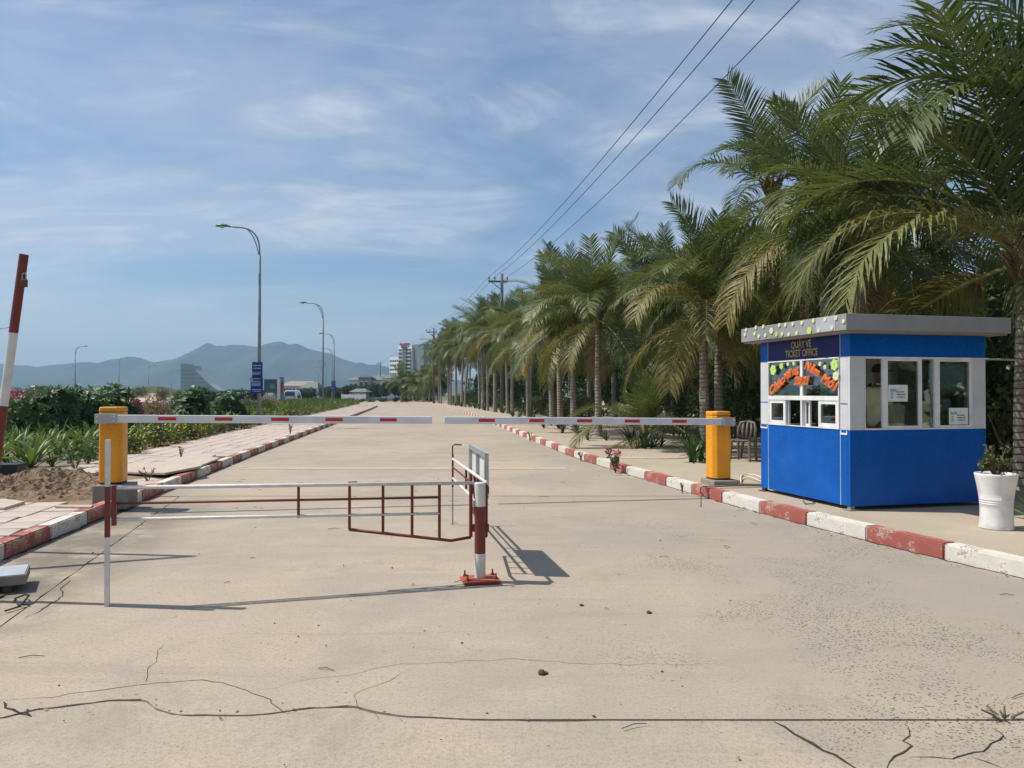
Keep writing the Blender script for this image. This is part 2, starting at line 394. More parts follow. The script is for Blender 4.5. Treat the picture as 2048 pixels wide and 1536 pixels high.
def glass():
    t = NT('window_glass')
    fr = t.node('ShaderNodeFresnel', {'IOR': 1.5})
    tr = t.node('ShaderNodeBsdfTransparent', {'Color': (.86, .91, .88)})
    gl = t.node('ShaderNodeBsdfGlossy', {'Color': (1, 1, 1), 'Roughness': .02})
    mx = t.node('ShaderNodeMixShader', {0: t.math('MULTIPLY', fr.outputs[0], .6)})
    t.l.new(tr.outputs[0], mx.inputs[1]); t.l.new(gl.outputs[0], mx.inputs[2]); t.l.new(mx.outputs[0], t.out.inputs['Surface']); return t.mat
M_glass = glass()
def hillmat():
    t = NT('hill_forest'); p = t.pos()
    n1 = t.noise(.004, 8, .62, p); n2 = t.noise(.03, 5, .6, p)
    b = t.mix(t.ramp(n1, .35, .65), (.03, .05, .022), (.075, .085, .045))
    b = t.mix(t.ramp(n2, .5, .75, 0, .5), b, (.10, .10, .06))
    t.pbr(b, .95, .1); return t.mat
M_hill = hillmat()
def dunemat():
    t = NT('dune_sand'); p = t.pos()
    n = t.noise(.05, 6, .62, p, .5)
    t.pbr(t.mix(t.ramp(n, .40, .50), (.56, .49, .39), (.10, .11, .055)), .95, .1); return t.mat
M_dune = dunemat()

# ------------------------------------------------------------------ ground, road, pavements
def strip(name, fl, fr, Ds, z, mat, parent=None, nx=1, thick=0):
    m = MB(); vs = []
    for D in Ds:
        a, b = fl(D), fr(D)
        for i in range(nx + 1): vs.append((lerp(a, b, i / nx), D, z))
    w = nx + 1
    m.add(vs, [(r * w + i, r * w + i + 1, (r + 1) * w + i + 1, (r + 1) * w + i) for r in range(len(Ds) - 1) for i in range(nx)])
    if thick:
        n = len(vs); low = [(x, y, zz - thick) for x, y, zz in vs]
        edge = list(range(0, w)) + [r * w + nx for r in range(1, len(Ds))] + [(len(Ds) - 1) * w + i for i in range(nx - 1, -1, -1)] + [r * w for r in range(len(Ds) - 2, 0, -1)]
        m.add([vs[i] for i in edge] + [low[i] for i in edge], [(k, (k + 1) % len(edge), len(edge) + (k + 1) % len(edge), len(edge) + k) for k in range(len(edge))])
    return m.build(name, mat, parent)
def rng(a, b, st):
    n = max(1, int(round((b - a) / st))); return [a + (b - a) * i / n for i in range(n + 1)]
gm = MB(); gm.add([(-4500, -60, -.16), (4500, -60, -.16), (4500, 4200, -.16), (-4500, 4200, -.16)], [(0, 1, 2, 3)])
tag(gm.build('ground', M_earth), kind='structure')

road = empty('road', (0, 0, 0), kind='structure')
strip('road_base', lambda D: lk(D) - .05, lambda D: rk(D) + .05, rng(-8, 150, 2), -.05, M_joint, road)
J1, J2, J3 = 3.78, 11.9, 16.2
gl_ = lambda D: -3.49 - .246 * (D - 5.24)                       # the line of the gutter joint
def jag(x):                                                     # broken front edge of the slab, left half
    a = max(0.0, min(1.0, (-.1 - x) / 1.2))
    return a * (.12 + .22 * noise.noise(Vector((x * 1.7, 3.1, 0))) + .10 * noise.noise(Vector((x * 6.1, 1.3, 0))))
def jag_slab():
    m = MB(); N = 160; vs = []
    x0, x1 = lk(3.8) + .62, rk(J1) - .004
    for i in range(N + 1):
        x = lerp(x0, x1, i / N); vs.append((x, J1 + .012 + jag(x), 0))
    Ds = rng(4.6, J2 - .006, .6)
    for D in Ds:
        a = gl_(D) + .008 if D > 3 else 0; b = rk(D) - .004
        for i in range(N + 1): vs.append((lerp(a, b, i / N), D, 0))
    w = N + 1; rows = len(Ds) + 1
    m.add(vs, [(r * w + i, r * w + i + 1, (r + 1) * w + i + 1, (r + 1) * w + i) for r in range(rows - 1) for i in range(N)])
    e = vs[:w]; m.add(e + [(x, y, -.05) for x, y, z in e], [(i, i + 1, w + i + 1, w + i) for i in range(N)])
    m.build('slab', M_road, road)
    m = MB(); vs = []
    for i in range(N + 1):
        x = lerp(-6.5, 9.5, i / N); vs.append((x, -8, -.004))
    for i in range(N + 1):
        x = lerp(-6.5, 9.5, i / N); vs.append((x, J1 + .006 + jag(x) - .007 * abs(noise.noise(Vector((x * 4, 9, 0)))) - .03 * max(0, noise.noise(Vector((x * 2.2, 5, 0)))) * (x < .4), -.006))
    m.add(vs, [(i, i + 1, w + i + 1, w + i) for i in range(N)])
    m.build('slab', M_road, road)
jag_slab()
strip('joint_fill', lambda D: lk(3.8) + .55, lambda D: rk(3.8) - .02, rng(3.4, 4.6, .1), -.011, sandy('joint_fill', (.20, .17, .135), (.26, .225, .18), (.13, .11, .09), 4, .5), road, 30)
strip('slab', lambda D: lk(D) + .004, lambda D: gl_(D) - .012 + .012 * noise.noise(Vector((D * 5, 0, 0))), rng(4.3, J2 - .006, .2), -.006, M_road, road, 2, .04)
strip('slab', lambda D: lk(D) + .004, lambda D: rk(D) - .004, rng(J2 + .014, J3 - .006, .5), .002, M_road, road, 6, .05)
for a, b in ((J3 + .006, 24.3), (24.31, 32.4), (32.41, 40.6), (40.62, 49), (49.02, 57), (57.02, 66), (66.02, 150)):
    strip('slab', lambda D: lk(min(D, 90)) - max(0, D - 90) * .6 + .004, lambda D: rk(D) - .004, rng(a, b, 2), 0, M_road, road, 4, .05)
# pale worn grout strip across the road
M_grout = paint('pale_grout', (.46, .40, .325), .9, .6, (.40, .34, .265), .2, 0, 3, .3)
strip('grout_strip', lambda D: lk(16.2) + .5 + (D - 16.2) * .4, lambda D: rk(16.2) - .9, rng(16.0, 16.45, .15), .006, M_grout, road, 12)
def crack(pts, w=.008, seed=0, z=.002):
    """a crack: a thin dirt filled ribbon following the polyline"""
    fine = []
    for (a, b) in zip(pts, pts[1:]):
        n = max(2, int((b - a).length / .05))
        for i in range(n): fine.append(a.lerp(b, i / n))
    fine.append(pts[-1]); L = []
    for i, p in enumerate(fine):
        q = p + Vector((noise.noise(Vector((p.x * 5, p.y * 5, seed))), noise.noise(Vector((p.x * 5, p.y * 5, seed + 9))), 0)) * .05
        q += Vector((noise.noise(Vector((p.x * 22, p.y * 22, seed + 4))), noise.noise(Vector((p.x * 22, p.y * 22, seed + 5))), 0)) * .022
        L.append(q)
    m = MB(); vs = []
    for i, p in enumerate(L):
        t = (L[min(i + 1, len(L) - 1)] - L[max(0, i - 1)]).normalized(); s = Vector((-t.y, t.x, 0))
        ww = w * .55 * (.55 + .9 * abs(noise.noise(Vector((p.x * 9, p.y * 9, seed + 2))))) * (min(1, .25 + 4 * min(i, len(L) - 1 - i) / len(L)))
        vs += [(p + s * ww).to_tuple()[:2] + (z,), (p - s * ww).to_tuple()[:2] + (z,)]
    m.add(vs, [(2 * i, 2 * i + 1, 2 * i + 3, 2 * i + 2) for i in range(len(L) - 1)])
    m.build('crack', M_crack, road)
P = lambda l: [G(x, y) for x, y in l]
crack(P([(0, 1402), (120, 1392), (270, 1372), (400, 1362), (500, 1380), (560, 1420), (640, 1432)]), .006, 1)
crack(P([(290, 1370), (300, 1340), (325, 1290)]), .004, 2)
crack(P([(500, 1380), (640, 1358), (800, 1330), (1010, 1318), (1180, 1328), (1330, 1328), (1480, 1332)]), .003, 3)
crack(P([(0, 1405), (60, 1432)]), .016, 4)
crack(P([(1545, 1444), (1590, 1468), (1660, 1505), (1710, 1536)]), .022, 5, -.003)
crack(P([(1810, 1450), (1815, 1480), (1830, 1490), (1805, 1515), (1780, 1536)]), .009, 6, -.003)
crack(P([(1825, 1510), (1900, 1518), (1950, 1500), (2005, 1470), (1990, 1455)]), .009, 7, -.003)
crack(P([(1950, 1515), (2000, 1536)]), .008, 8, -.003)
crack(P([(820, 1340), (700, 1395), (760, 1440)]), .003, 9)
for side_, pth in ((1, lk), (-1, rk)):
    pts_ = [Vector((pth(D) + side_ * .012, D, 0)) for D in rng(4.0, 24, .5)]
    crack(pts_, .034, 20 + side_, .0035)
crack(P([(140, 1160), (110, 1200), (60, 1235)]), .012, 10)

# kerbs: one painted stone after the other
def kerb_mesh(name, mat, k):
    bm = bmesh.new(); bmesh.ops.create_cube(bm, size=1)
    bmesh.ops.scale(bm, vec=(.165, .992, .25), verts=bm.verts)
    bmesh.ops.bevel(bm, geom=[e for e in bm.edges], offset=.014, segments=2, affect='EDGES')
    bmesh.ops.subdivide_edges(bm, edges=[e for e in bm.edges if e.calc_length() > .5], cuts=7)
    for v in bm.verts:
        v.co += noise.noise_vector(v.co * 9 + Vector((k * 7, 0, 0))) * .0045
    me = bpy.data.meshes.new(name); bm.to_mesh(me); bm.free(); me.materials.append(mat)
    me.polygons.foreach_set('use_smooth', [False] * len(me.polygons)); return me
KM = {c: [kerb_mesh('kerb_stone', m, k) for k in range(3)] for c, m in (('r', M_kred), ('w', M_kwhite))}
def kerb(path, start, root, side, first):
    """path: dense list of points; stones of 1 m from arc length start"""
    acc = [0.0]
    for a, b in zip(path, path[1:]): acc.append(acc[-1] + (b - a).length)
    def at(s):
        for i in range(len(acc) - 1):
            if acc[i] <= s <= acc[i + 1]:
                return path[i].lerp(path[i + 1], (s - acc[i]) / max(1e-6, acc[i + 1] - acc[i]))
        return path[-1]
    s = start; i = first
    while s + 1 < acc[-1]:
        a, b = at(s), at(s + 1); d = b - a; ang = math.atan2(d.y, d.x) - math.pi / 2
        nrm = Vector((-d.y, d.x, 0)).normalized() * side
        c = (a + b) / 2 + nrm * .083
        put('kerb_stone', KM['rw'[i % 2]][rnd.randrange(3)], root, (c.x, c.y, .03 + rnd.uniform(-.003, .004)), (0, 0, ang + rnd.uniform(-.004, .004)), (1, d.length, 1))
        s += 1; i += 1
lpath = [Vector((lk(D), D, 0)) for D in rng(3.0, 86, .5)] + [Vector((-15.6 - 1.6 * math.sin(a) - (a > 1) * 0, 87 + 5 * math.sin(a * .9), 0)) + Vector((-4 * (1 - math.cos(a)), 0, 0)) for a in (.15, .35, .6, .85, 1.1, 1.35, 1.57)]
lpath += [lpath[-1] + Vector((-k * 2, .35 * k, 0)) for k in range(1, 8)]
rpath = [Vector((rk(D), D, 0)) for D in rng(2.0, 148, .5)]
kl = empty('kerb', (0, 0, 0), kind='structure'); kr = empty('kerb', (0, 0, 0), kind='structure')
def arc_at_D(path, D):
    s = 0
    for a, b in zip(path, path[1:]):
        if b.y >= D: return s + (D - a.y) / max(1e-6, b.y - a.y) * (b - a).length
        s += (b - a).length
    return s
sl = arc_at_D(lpath, 7.42); kerb(lpath, sl - 3, kl, 1, 1)
sr = arc_at_D(rpath, 8.35); kerb(rpath, sr - 5, kr, -1, 0)

# right pavement
strip('pavement', lambda D: rk(D) + .155, lambda D: rk(D) + 30, rng(-8, 150, 1.5), .145, M_pave, None, 10)['kind'] = 'structure'
# left pavement: bed of sand, then single tiles
LW = 2.45
strip('pavement_bed', lambda D: lk(D) - 14, lambda D: lk(D) - .155, rng(2, 92, 1), .10, M_sand, None, 10)['kind'] = 'structure'
pav = empty('paving', (0, 0, 0), kind='structure')
def tile_mesh(k):
    bm = bmesh.new(); bmesh.ops.create_cube(bm, size=1); bmesh.ops.scale(bm, vec=(.392, .392, .045), verts=bm.verts)
    bmesh.ops.bevel(bm, geom=[e for e in bm.edges if e.verts[0].co.z > 0 and e.verts[1].co.z > 0], offset=.006, segments=1, affect='EDGES')
    if k == 2:
        bm.verts.ensure_lookup_table()
        for v in bm.verts:
            if v.co.x > .15 and v.co.y > .15: v.co.x -= .05; v.co.y -= .02
    me = bpy.data.meshes.new('tile'); bm.to_mesh(me); bm.free(); me.materials.append(M_tile); return me
TM = [tile_mesh(k) for k in range(3)]
far_tiles = MB(); ntile = 0
def no_tile(x, y, t):
    if 9.6 < y < 15.5 and t > 1.2 and y < 9.6 + (t * 2.2): return True
    if 9.9 < y < 17.5 and t < .42 + .12 * math.sin(y * 2): return True
    if 10.0 < y < 14.2 and t < 1.9: return True
    return False
D = 5.2
while D < 88:
    x0 = lk(D) - .17; sl_ = math.atan2(1, (lk(D + .4) - lk(D)) / .4) - math.pi / 2
    for c in range(6):
        t = .205 + c * .41
        cx, cy = x0 - t * math.cos(sl_), D - t * math.sin(sl_)
        if no_tile(cx, cy, t): continue
        if cy < 4: continue
        px = CX + cx / cy * F
        if px < -60: continue
        if ntile < 300 and cy < 40:
            put('tile', TM[0 if rnd.random() < .8 else rnd.randrange(3)], pav, (cx, cy, .128 + rnd.uniform(-.004, .004)), (rnd.uniform(-.012, .012), rnd.uniform(-.012, .012), sl_ + rnd.uniform(-.008, .008)))
            ntile += 1
        else:
            M = Matrix.Rotation(sl_, 3, 'Z')
            far_tiles.box((cx, cy, .128 + rnd.uniform(-.004, .004)), (.392, .392, .045), M)
    D += .407
fo = far_tiles.build('tile', M_tile, pav); fo['kind'] = 'stuff'
# flower bed soil and the public road to its left
strip('flower_bed', lambda D: lk(D) - 22, lambda D: lk(D) - 2.72, rng(14, 100, 2), .125, M_soil, None, 8)['kind'] = 'structure'
strip('flower_bed_edge', lambda D: lk(D) - 14, lambda D: lk(D) - 3.6 - max(0, (13.5 - D)) * .3, rng(4, 14, 1), .115, M_soil, None, 8)['kind'] = 'structure'
strip('public_road', lambda D: -38 - .24 * D, lambda D: -22 - .13 * D, rng(30, 420, 10), -.12, M_asph)['kind'] = 'structure'

# ------------------------------------------------------------------ mountains and dunes
ridge_px = [(-420, 735), (-200, 722), (-100, 730), (0, 726), (25, 729), (55, 729), (78, 733), (105, 729), (150, 725), (180, 722), (200, 725), (225, 717), (250, 714), (268, 712), (280, 714), (300, 721), (315, 724), (332, 720), (355, 715), (375, 706), (395, 695), (415, 684), (425, 685), (435, 690), (445, 689), (450, 690), (462, 687), (490, 688), (500, 691), (521, 691), (535, 685), (550, 682), (566, 682), (578, 687), (595, 685), (607, 690), (623, 697), (644, 702), (660, 704), (675, 711), (695, 720), (712, 725), (724, 724), (738, 730), (755, 728), (800, 738), (870, 752), (960, 766), (1080, 776), (1300, 780)]
MD = 3000.0
def hills():
    m = MB(); NX, NY = 330, 16; vs = []
    for j in range(NY + 1):
        f = j / NY
        y = MD - 520 + 900 * f
        for i in range(NX + 1):
            px = -420 + 1720 * i / NX
            top = (HZ - interp(ridge_px, px)) / F * MD * (1 + .02 * 0)
            prof = 1 - abs(y - MD) / 520 if y <= MD else 1 - (y - MD) / 420
            prof = max(0, prof) ** .85
            x = (px - CX) / F * MD
            rough = noise.fractal(Vector((x * .006, y * .006, 2)), .9, 2.1, 5) * 26 * (1 - prof) * prof * 3
            fine = noise.noise(Vector((x * .03, y * .03, 5))) * 2.2
            vs.append((x, y, max(-.3, top * prof + rough + fine * prof - .3 + EYE * prof)))
    w = NX + 1
    m.add(vs, [(r * w + i, r * w + i + 1, (r + 1) * w + i + 1, (r + 1) * w + i) for r in range(NY) for i in range(NX)])
    tag(m.build('mountains', M_hill, smooth=True), kind='structure')
hills()
def dune(px0, px1, ytop, D, name='dune'):
    a, b = AT(px0, HZ, D).x, AT(px1, HZ, D).x; h = EYE + (HZ - ytop) / F * D
    m = MB(); NX, NY = 36, 12; vs = []
    for j in range(NY + 1):
        for i in range(NX + 1):
            u, v = i / NX, j / NY
            e = math.sin(math.pi * u) ** .7 * math.sin(math.pi * v) ** .8
            x = lerp(a, b, u); y = D - 14 + 28 * v
            vs.append((x, y, -.2 + h * e * (.78 + .22 * noise.noise(Vector((x * .12, y * .12, 1))))))
    w = NX + 1
    m.add(vs, [(r * w + i, r * w + i + 1, (r + 1) * w + i + 1, (r + 1) * w + i) for r in range(NY) for i in range(NX)])
    tag(m.build(name, M_dune, smooth=True), kind='structure')
dune(225, 400, 764, 150); dune(-60, 100, 766, 170); dune(-400, -60, 764, 160)

# ------------------------------------------------------------------ lettering
def text_mesh(body, size, mat, offset=0.0, extrude=0.0, shear=0.0, align='CENTER', xs=1.0):
    cu = bpy.data.curves.new('lettering', 'FONT'); cu.body = body; cu.size = size; cu.offset = offset; cu.extrude = extrude
    cu.shear = shear; cu.align_x = align; cu.resolution_u = 3
    o = bpy.data.objects.new('lettering', cu); col.objects.link(o); o.scale.x = xs
    dg = bpy.context.evaluated_depsgraph_get(); dg.update()
    me = bpy.data.meshes.new_from_object(o.evaluated_get(dg)); me.name = 'lettering'
    bpy.data.objects.remove(o); bpy.data.curves.remove(cu)
    for v in me.vertices: v.co.x *= xs
    me.materials.clear(); me.materials.append(mat); return me
SIDE = Matrix(((0, 0, -1), (-1, 0, 0), (0, 1, 0)))              # text laid on the booth's lit side (faces -x)
FRONT = Matrix(((1, 0, 0), (0, 0, -1), (0, 1, 0)))              # text laid on the shaded front (faces -y)
def put_text(name, me, parent, loc, basis, roll=0.0):
    o = put(name, me, parent); M = basis @ Matrix.Rotation(roll, 3, 'Z')
    o.matrix_local = Matrix.Translation(loc) @ M.to_4x4(); return o

# ------------------------------------------------------------------ ticket booth
BN = G(1701, 1021, .15); BA = math.atan2(.2355, .97187)
booth = empty('ticket_booth', BN, BA, 'small blue and white ticket office kiosk with flat grey roof on the right pavement', 'ticket booth')
W, Dp, Z0, Z1 = 2.02, 2.0, .045, 2.19                           # local heights, z = 0 on the pavement
zb, zw = .982, 1.90                                             # blue / white / blue bands
T = .045
def L(z): return z - .15
MB().bx(.05, W - .05, T + .002, Dp - T - .002, Z0 + .002, Z0 + .05).build('floor', M_int, booth)
MB().bx(.05, W - .05, T + .002, Dp - T - .002, Z1 - .03, Z1 - .002).build('ceiling', M_int, booth)
# front wall (y = 0, in shade): lower panel, upper band, white jambs
MB().bx(0, W, 0, T, Z0, zb).build('lower_panel', M_blue, booth, .004)
MB().bx(0, W, 0, T, zw, Z1).build('upper_panel', M_blue, booth, .004)
MB().bx(0, .208, 0, T, zb + .002, zw - .002).build('wall_panel', M_white, booth, .003)
MB().bx(1.808, W, 0, T, zb + .002, zw - .002).build('wall_panel', M_white, booth, .003)
# lit side (x = 0)
y1, y2 = .187, 1.804
MB().bx(0, T, T + .001, y1 - .006, Z0, zb).build('corner_panel', M_blue, booth, .004)
MB().bx(0, T, y2 + .006, Dp, Z0, zb).build('corner_panel', M_blue, booth, .004)
MB().bx(0, T, y1 + .006, y2 - .006, Z0, zb).build('lower_panel', M_blue, booth, .004)
MB().bx(0, T, T + .001, y1 - .006, zw, Z1).build('corner_panel', M_blue, booth, .004)
MB().bx(0, T, y2 + .006, Dp, zw, Z1).build('corner_panel', M_blue, booth, .004)
sg = MB().bx(-.003, T, y1 + .006, y2 - .006, zw + .01, Z1).build('sign_panel', M_navy, booth, .003)
for a, bb in ((T + .001, y1 - .006), (y2 + .006, Dp)):
    MB().bx(0, T, a, bb, zb + .002, L(1.449)).build('wall_panel', M_white, booth, .003)
    MB().bx(0, T, a, bb, L(1.463), zw - .002).build('wall_panel', M_white, booth, .003)
    MB().bx(.004, T - .01, a, bb, L(1.449), L(1.463)).build('blue_stripe', M_blue, booth)
    ws = MB().bx(-.006, .001, a + .004, bb - .004, L(1.075), L(1.098)).build('white_trim', M_frame, booth)
    for yy in (a + .012, bb - .012):
        MB().bx(-.006, .001, yy - .006, yy + .006, L(1.098), L(1.125)).build('trim_end', M_frame, ws)
for yy in (y1, y2):
    MB().bx(.001, T - .01, yy - .0058, yy + .0058, Z0, Z1).build('joint_strip', M_silver, booth)
# hidden sides: back wall with a window, far wall
b = MB(); b.bx(W - T, W, T, Dp, Z0, zb); b.bx(W - T, W, T, Dp, zw, Z1); b.bx(W - T, W, T, .3, zb, zw); b.bx(W - T, W, 1.7, Dp, zb, zw)
b.build('side_wall', M_int, booth)
b = MB(); b.bx(T, W - T, Dp - T, Dp, Z0, zb); b.bx(T, W - T, Dp - T, Dp, zw, Z1); b.bx(T, .25, Dp - T, Dp, zb, zw); b.bx(1.1, W - T, Dp - T, Dp, zb, zw)
b.build('back_wall', M_int, booth)
MB().bx(.25, 1.1, Dp - .03, Dp - .022, zb, zw).build('pane', M_glass, booth)
MB().bx(W - .03, W - .022, .3, 1.7, zb, zw).build('pane', M_glass, booth)
# roof slab with fascia
ro = .2; zf0, zf1 = L(2.342), L(2.55)
MB().bx(-ro, W + ro, -ro, Dp + ro, zf0 + .012, zf1).build('roof', M_fascia, booth, .004)
sf = MB().bx(-ro + .03, W + ro - .03, -ro + .03, Dp + ro - .03, zf0 - .012, zf0 + .011).build('soffit', M_rooft, booth)
zt = lambda x, y: (1500 + x / 5.907, 620 + y / 5.907)
U_, V_ = Vector((-.2355, .97187, 0)), Vector((.97187, .2355, 0))
def on_side(px, py, off=0.0):
    """photo point -> (local y, local z) on the lit side plane x = off"""
    d = ray(px, py); p0 = BN + V_ * off; t = (p0 - CAM).dot(V_) / d.dot(V_); p = CAM + d * t
    return (p - BN).dot(U_), p.z - .15
def on_front(px, py, off=0.0):
    d = ray(px, py); p0 = BN + U_ * off; t = (p0 - CAM).dot(U_) / d.dot(U_); p = CAM + d * t
    return (p - BN).dot(V_), p.z - .15
a0, b0 = on_side(*zt(780, 120), -ro), on_side(*zt(1010, 255), -ro)
MB().bx(-ro - .004, -ro + .001, b0[0], a0[0], zf0 + .02, zf1 - .006).build('metal_patch', M_patch, booth)
def flower_mesh(r, mat, n=6, th=.012):
    m = MB(); c = 2 * math.pi / n
    for z, s in ((0, 1.0), (th, 1.0)):
        pass
    ring = []
    for k in range(n * 5):
        a = 2 * math.pi * k / (n * 5); ring.append((r * (.76 + .24 * abs(math.cos(a * n / 2))) * math.cos(a), r * (.76 + .24 * abs(math.cos(a * n / 2))) * math.sin(a)))
    m.prism(ring, 0, th, 0)
    m.prism([(r * .14 * math.cos(q * 1.05), r * .14 * math.sin(q * 1.05)) for q in range(6)], th, th + .002, 1)
    return m.mesh('flower', [mat, M_ink])
FM = {'l': flower_mesh(1, M_lime, th=.25), 'c': flower_mesh(1, M_cream, th=.25)}
def flower(px, py, r, kind, off, parent=booth, name='foam_flower'):
    y, z = on_side(px, py, off)
    put_text(name, FM[kind], parent, Vector((off, y, z)), SIDE, rnd.uniform(0, 1)).scale = (r, r, .05)
for x, y in [(75, 207), (163, 195), (352, 178), (424, 176), (512, 165), (618, 152), (755, 127), (893, 112), (1023, 92), (1110, 133), (975, 208), (818, 240), (557, 272), (463, 287), (385, 282), (187, 297), (110, 310), (60, 280), (-40, 235), (-55, 290)]:
    flower(*zt(x, y), .028, 'c', -ro - .001)
for x, y, r, k in [(258, 245, .045, 'c'), (707, 243, .048, 'l'), (318, 285, .033, 'l')]:
    flower(*zt(x, y), r, k, -ro - .001)
# sign lettering
for body, x, y, size in (('QUẦY VÉ', 610, 402, .135), ('TICKET OFFICE', 612, 505, .135)):
    yy, z = on_side(*zt(x, y), 0)
    put_text('lettering', text_mesh(body, size, M_gold, .0022, .004, 0, 'CENTER', .80), sg, Vector((-.008, yy, z - size * .36)), SIDE)
# lit side windows
FR = M_frame
b = MB()
yA, yB = .2, 1.79; zA, zB, zC, zD, zE = L(1.135), L(1.495), L(1.555), L(2.03), zw - .003
b.bx(-.012, .05, yA, yB, zD, zE + .0); b.bx(-.012, .05, yA, yB, zB, zC); b.bx(-.012, .05, yA, yB, zb + .003, zA + .012)
b.bx(-.0118, .0498, yA, yA + .022, zA + .012, zB); b.bx(-.0118, .0498, yB - .022, yB, zA + .012, zB)
b.bx(-.0118, .0498, yA, yA + .014, zC, zD); b.bx(-.0118, .0498, yB - .014, yB, zC, zD)
b.bx(-.0115, .0495, .955, 1.012, zC, zD); b.bx(-.0115, .0495, .971, 1.004, zA + .012, zB)
wf = b.build('window_frame', FR, booth, .003)
MB().bx(.012, .018, 1.012, yB - .014, zC, zD).build('pane', M_glass, wf); MB().bx(.012, .018, yA + .014, .955, zC, zD).build('pane', M_glass, wf)
def sash(ya, yb, name='sash', x=-.004, gy=.052, gz=.055):
    s = MB(); za, zz = zA + .014, zB - .002
    s.bx(x, x + .03, ya, yb, za, za + gz); s.bx(x, x + .03, ya, yb, zz - gz * .8, zz); s.bx(x, x + .03, ya, ya + gy, za + gz, zz - gz * .8); s.bx(x, x + .03, yb - gy, yb, za + gz, zz - gz * .8)
    o = s.build(name, FR, booth, .002); MB().bx(x + .012, x + .018, ya + gy, yb - gy, za + gz, zz - gz * .8).build('pane', M_glass, o)
sash(1.365, yB - .023); sash(yA + .023, .625)
sash(1.345, 1.42, 'sash', .034, .028, .03); sash(.86, .97, 'sash', .034, .028, .03)
# shaded front windows
b = MB(); xa, xb = .21, 1.806; za, zz = zb + .003, zw - .003
b.bx(xa, xb, -.012, .05, zz - .026, zz); b.bx(xa, xb, -.012, .05, za, za + .02)
b.bx(xa, xa + .006, -.0118, .0498, za + .02, zz - .026); b.bx(xb - .006, xb, -.0118, .0498, za + .02, zz - .026)
wf2 = b.build('window_frame', FR, booth, .003)
def sash2(x0, x1, gl, gr, y):
    s = MB(); a, c = za + .021, zz - .027; g0, g1 = L(1.183), L(1.995)
    s.bx(x0, x1, y, y + .03, a, g0); s.bx(x0, x1, y, y + .03, g1, c); s.bx(x0, gl, y, y + .03, g0, g1); s.bx(gr, x1, y, y + .03, g0, g1)
    o = s.build('sash', FR, booth, .002); MB().bx(gl, gr, y + .012, y + .018, g0, g1).build('pane', M_glass, o); return o
s1 = sash2(.462, 1.045, .542, .99, -.006); s2 = sash2(1.233, 1.798, 1.312, 1.766, -.006)
MB().bx(1.045, 1.233, .028, .034, za + .02, zz - .026).build('pane', M_glass, wf2)
# notices stuck to the panes
for x0, x1, z0, z1, par in ((.552, .838, 1.487, 1.696, s1), (1.455, 1.745, 1.19, 1.403, s2)):
    n = MB().bx(x0, x1, .002, .004, L(z0), L(z1)).build('paper_notice', M_paper, par)
    q = MB()
    for i in range(3):
        zz_ = L(z0) + .05 + i * .032
        for j in range(5):
            w_ = .014 + .01 * ((i + j) % 3); xx = x0 + .125 + j * .024
            q.bx(xx, xx + w_ * .8, .0, .0019, zz_, zz_ + .012)
    q.build('print', M_ink, n)
    q = MB()
    for j in range(5): q.bx(x0 + .03 + j * .019, x0 + .043 + j * .019, .0, .0019, L(z1) - .085, L(z1) - .05 - .006 * (j % 2))
    for j in range(4): q.bx(x0 + .035, x0 + .075 - .006 * (j % 2), .0, .0019, L(z0) + .04 + j * .02, L(z0) + .05 + j * .02)
    q.build('print', M_teal, n)
# feet
for x, y in ((.04, .04), (.04, Dp - .04), (W - .04, .04), (W - .04, Dp - .04)):
    f = MB().bx(x - .03, x + .03, y - .03, y + .03, .008, Z0).build('foot', M_rust if y > 1 else M_rooft, booth)
    MB().bx(x - .07, x + .07, y - .07, y + .07, 0, .008).build('foot_plate', M_rust if y > 1 else M_rooft, f)
MB().tube([(W, 1.0, L(2.1)), (W + 1.6, 1.05, L(2.08))], .014, 8).build('conduit', M_cable, booth)
# New Year lettering cut from foam, glued over the upper panes
def arc_word(word, pts, size, parent, roll_amp=1.0):
    """letters set along the polyline pts (photo zoom points)"""
    loc = [on_side(*zt(*p), -.02) for p in pts]; loc = [Vector((-y, z)) for y, z in loc]
    seg = [(b_ - a_).length for a_, b_ in zip(loc, loc[1:])]; tot = sum(seg)
    ms = [text_mesh(c, size, M_letter2, .001, .004, .3, 'LEFT', .82) for c in word]
    wid = [max(.02, max(v.co.x for v in m.vertices) - min(v.co.x for v in m.vertices)) for m in ms]
    k = tot / sum(wid); pos = 0
    for ch, m, w in zip(word, ms, wid):
        s = pos * k; i = 0; acc = 0
        mid = s + w * k / 2
        while i < len(seg) - 1 and acc + seg[i] < mid: acc += seg[i]; i += 1
        d = (loc[i + 1] - loc[i]).normalized(); p = loc[i] + d * (s - acc)
        back = text_mesh(ch, size, M_letter, .0075, .006, .3, 'LEFT', .82)
        mn = min(v.co.x for v in m.vertices); roll = math.atan2(d.y, d.x)
        for me, off in ((back, -.022), (m, -.0272)):
            for v in me.vertices: v.co.x = (v.co.x - mn) * max(.75, min(1.3, k))
            put_text('foam_letter', me, parent, Vector((off, -p.x, p.y)), SIDE, roll)
        pos += w
arc_word('Chúc', [(250, 1005), (325, 935), (408, 858)], .165, wf)
arc_word('Mừng', [(412, 842), (500, 775), (582, 722)], .135, wf)
arc_word('Năm', [(648, 690), (730, 735), (812, 785)], .145, wf)
arc_word('Mới', [(842, 838), (930, 905), (1015, 962)], .165, wf)
arc_word('2021', [(525, 880), (615, 880), (700, 880)], .15, wf)
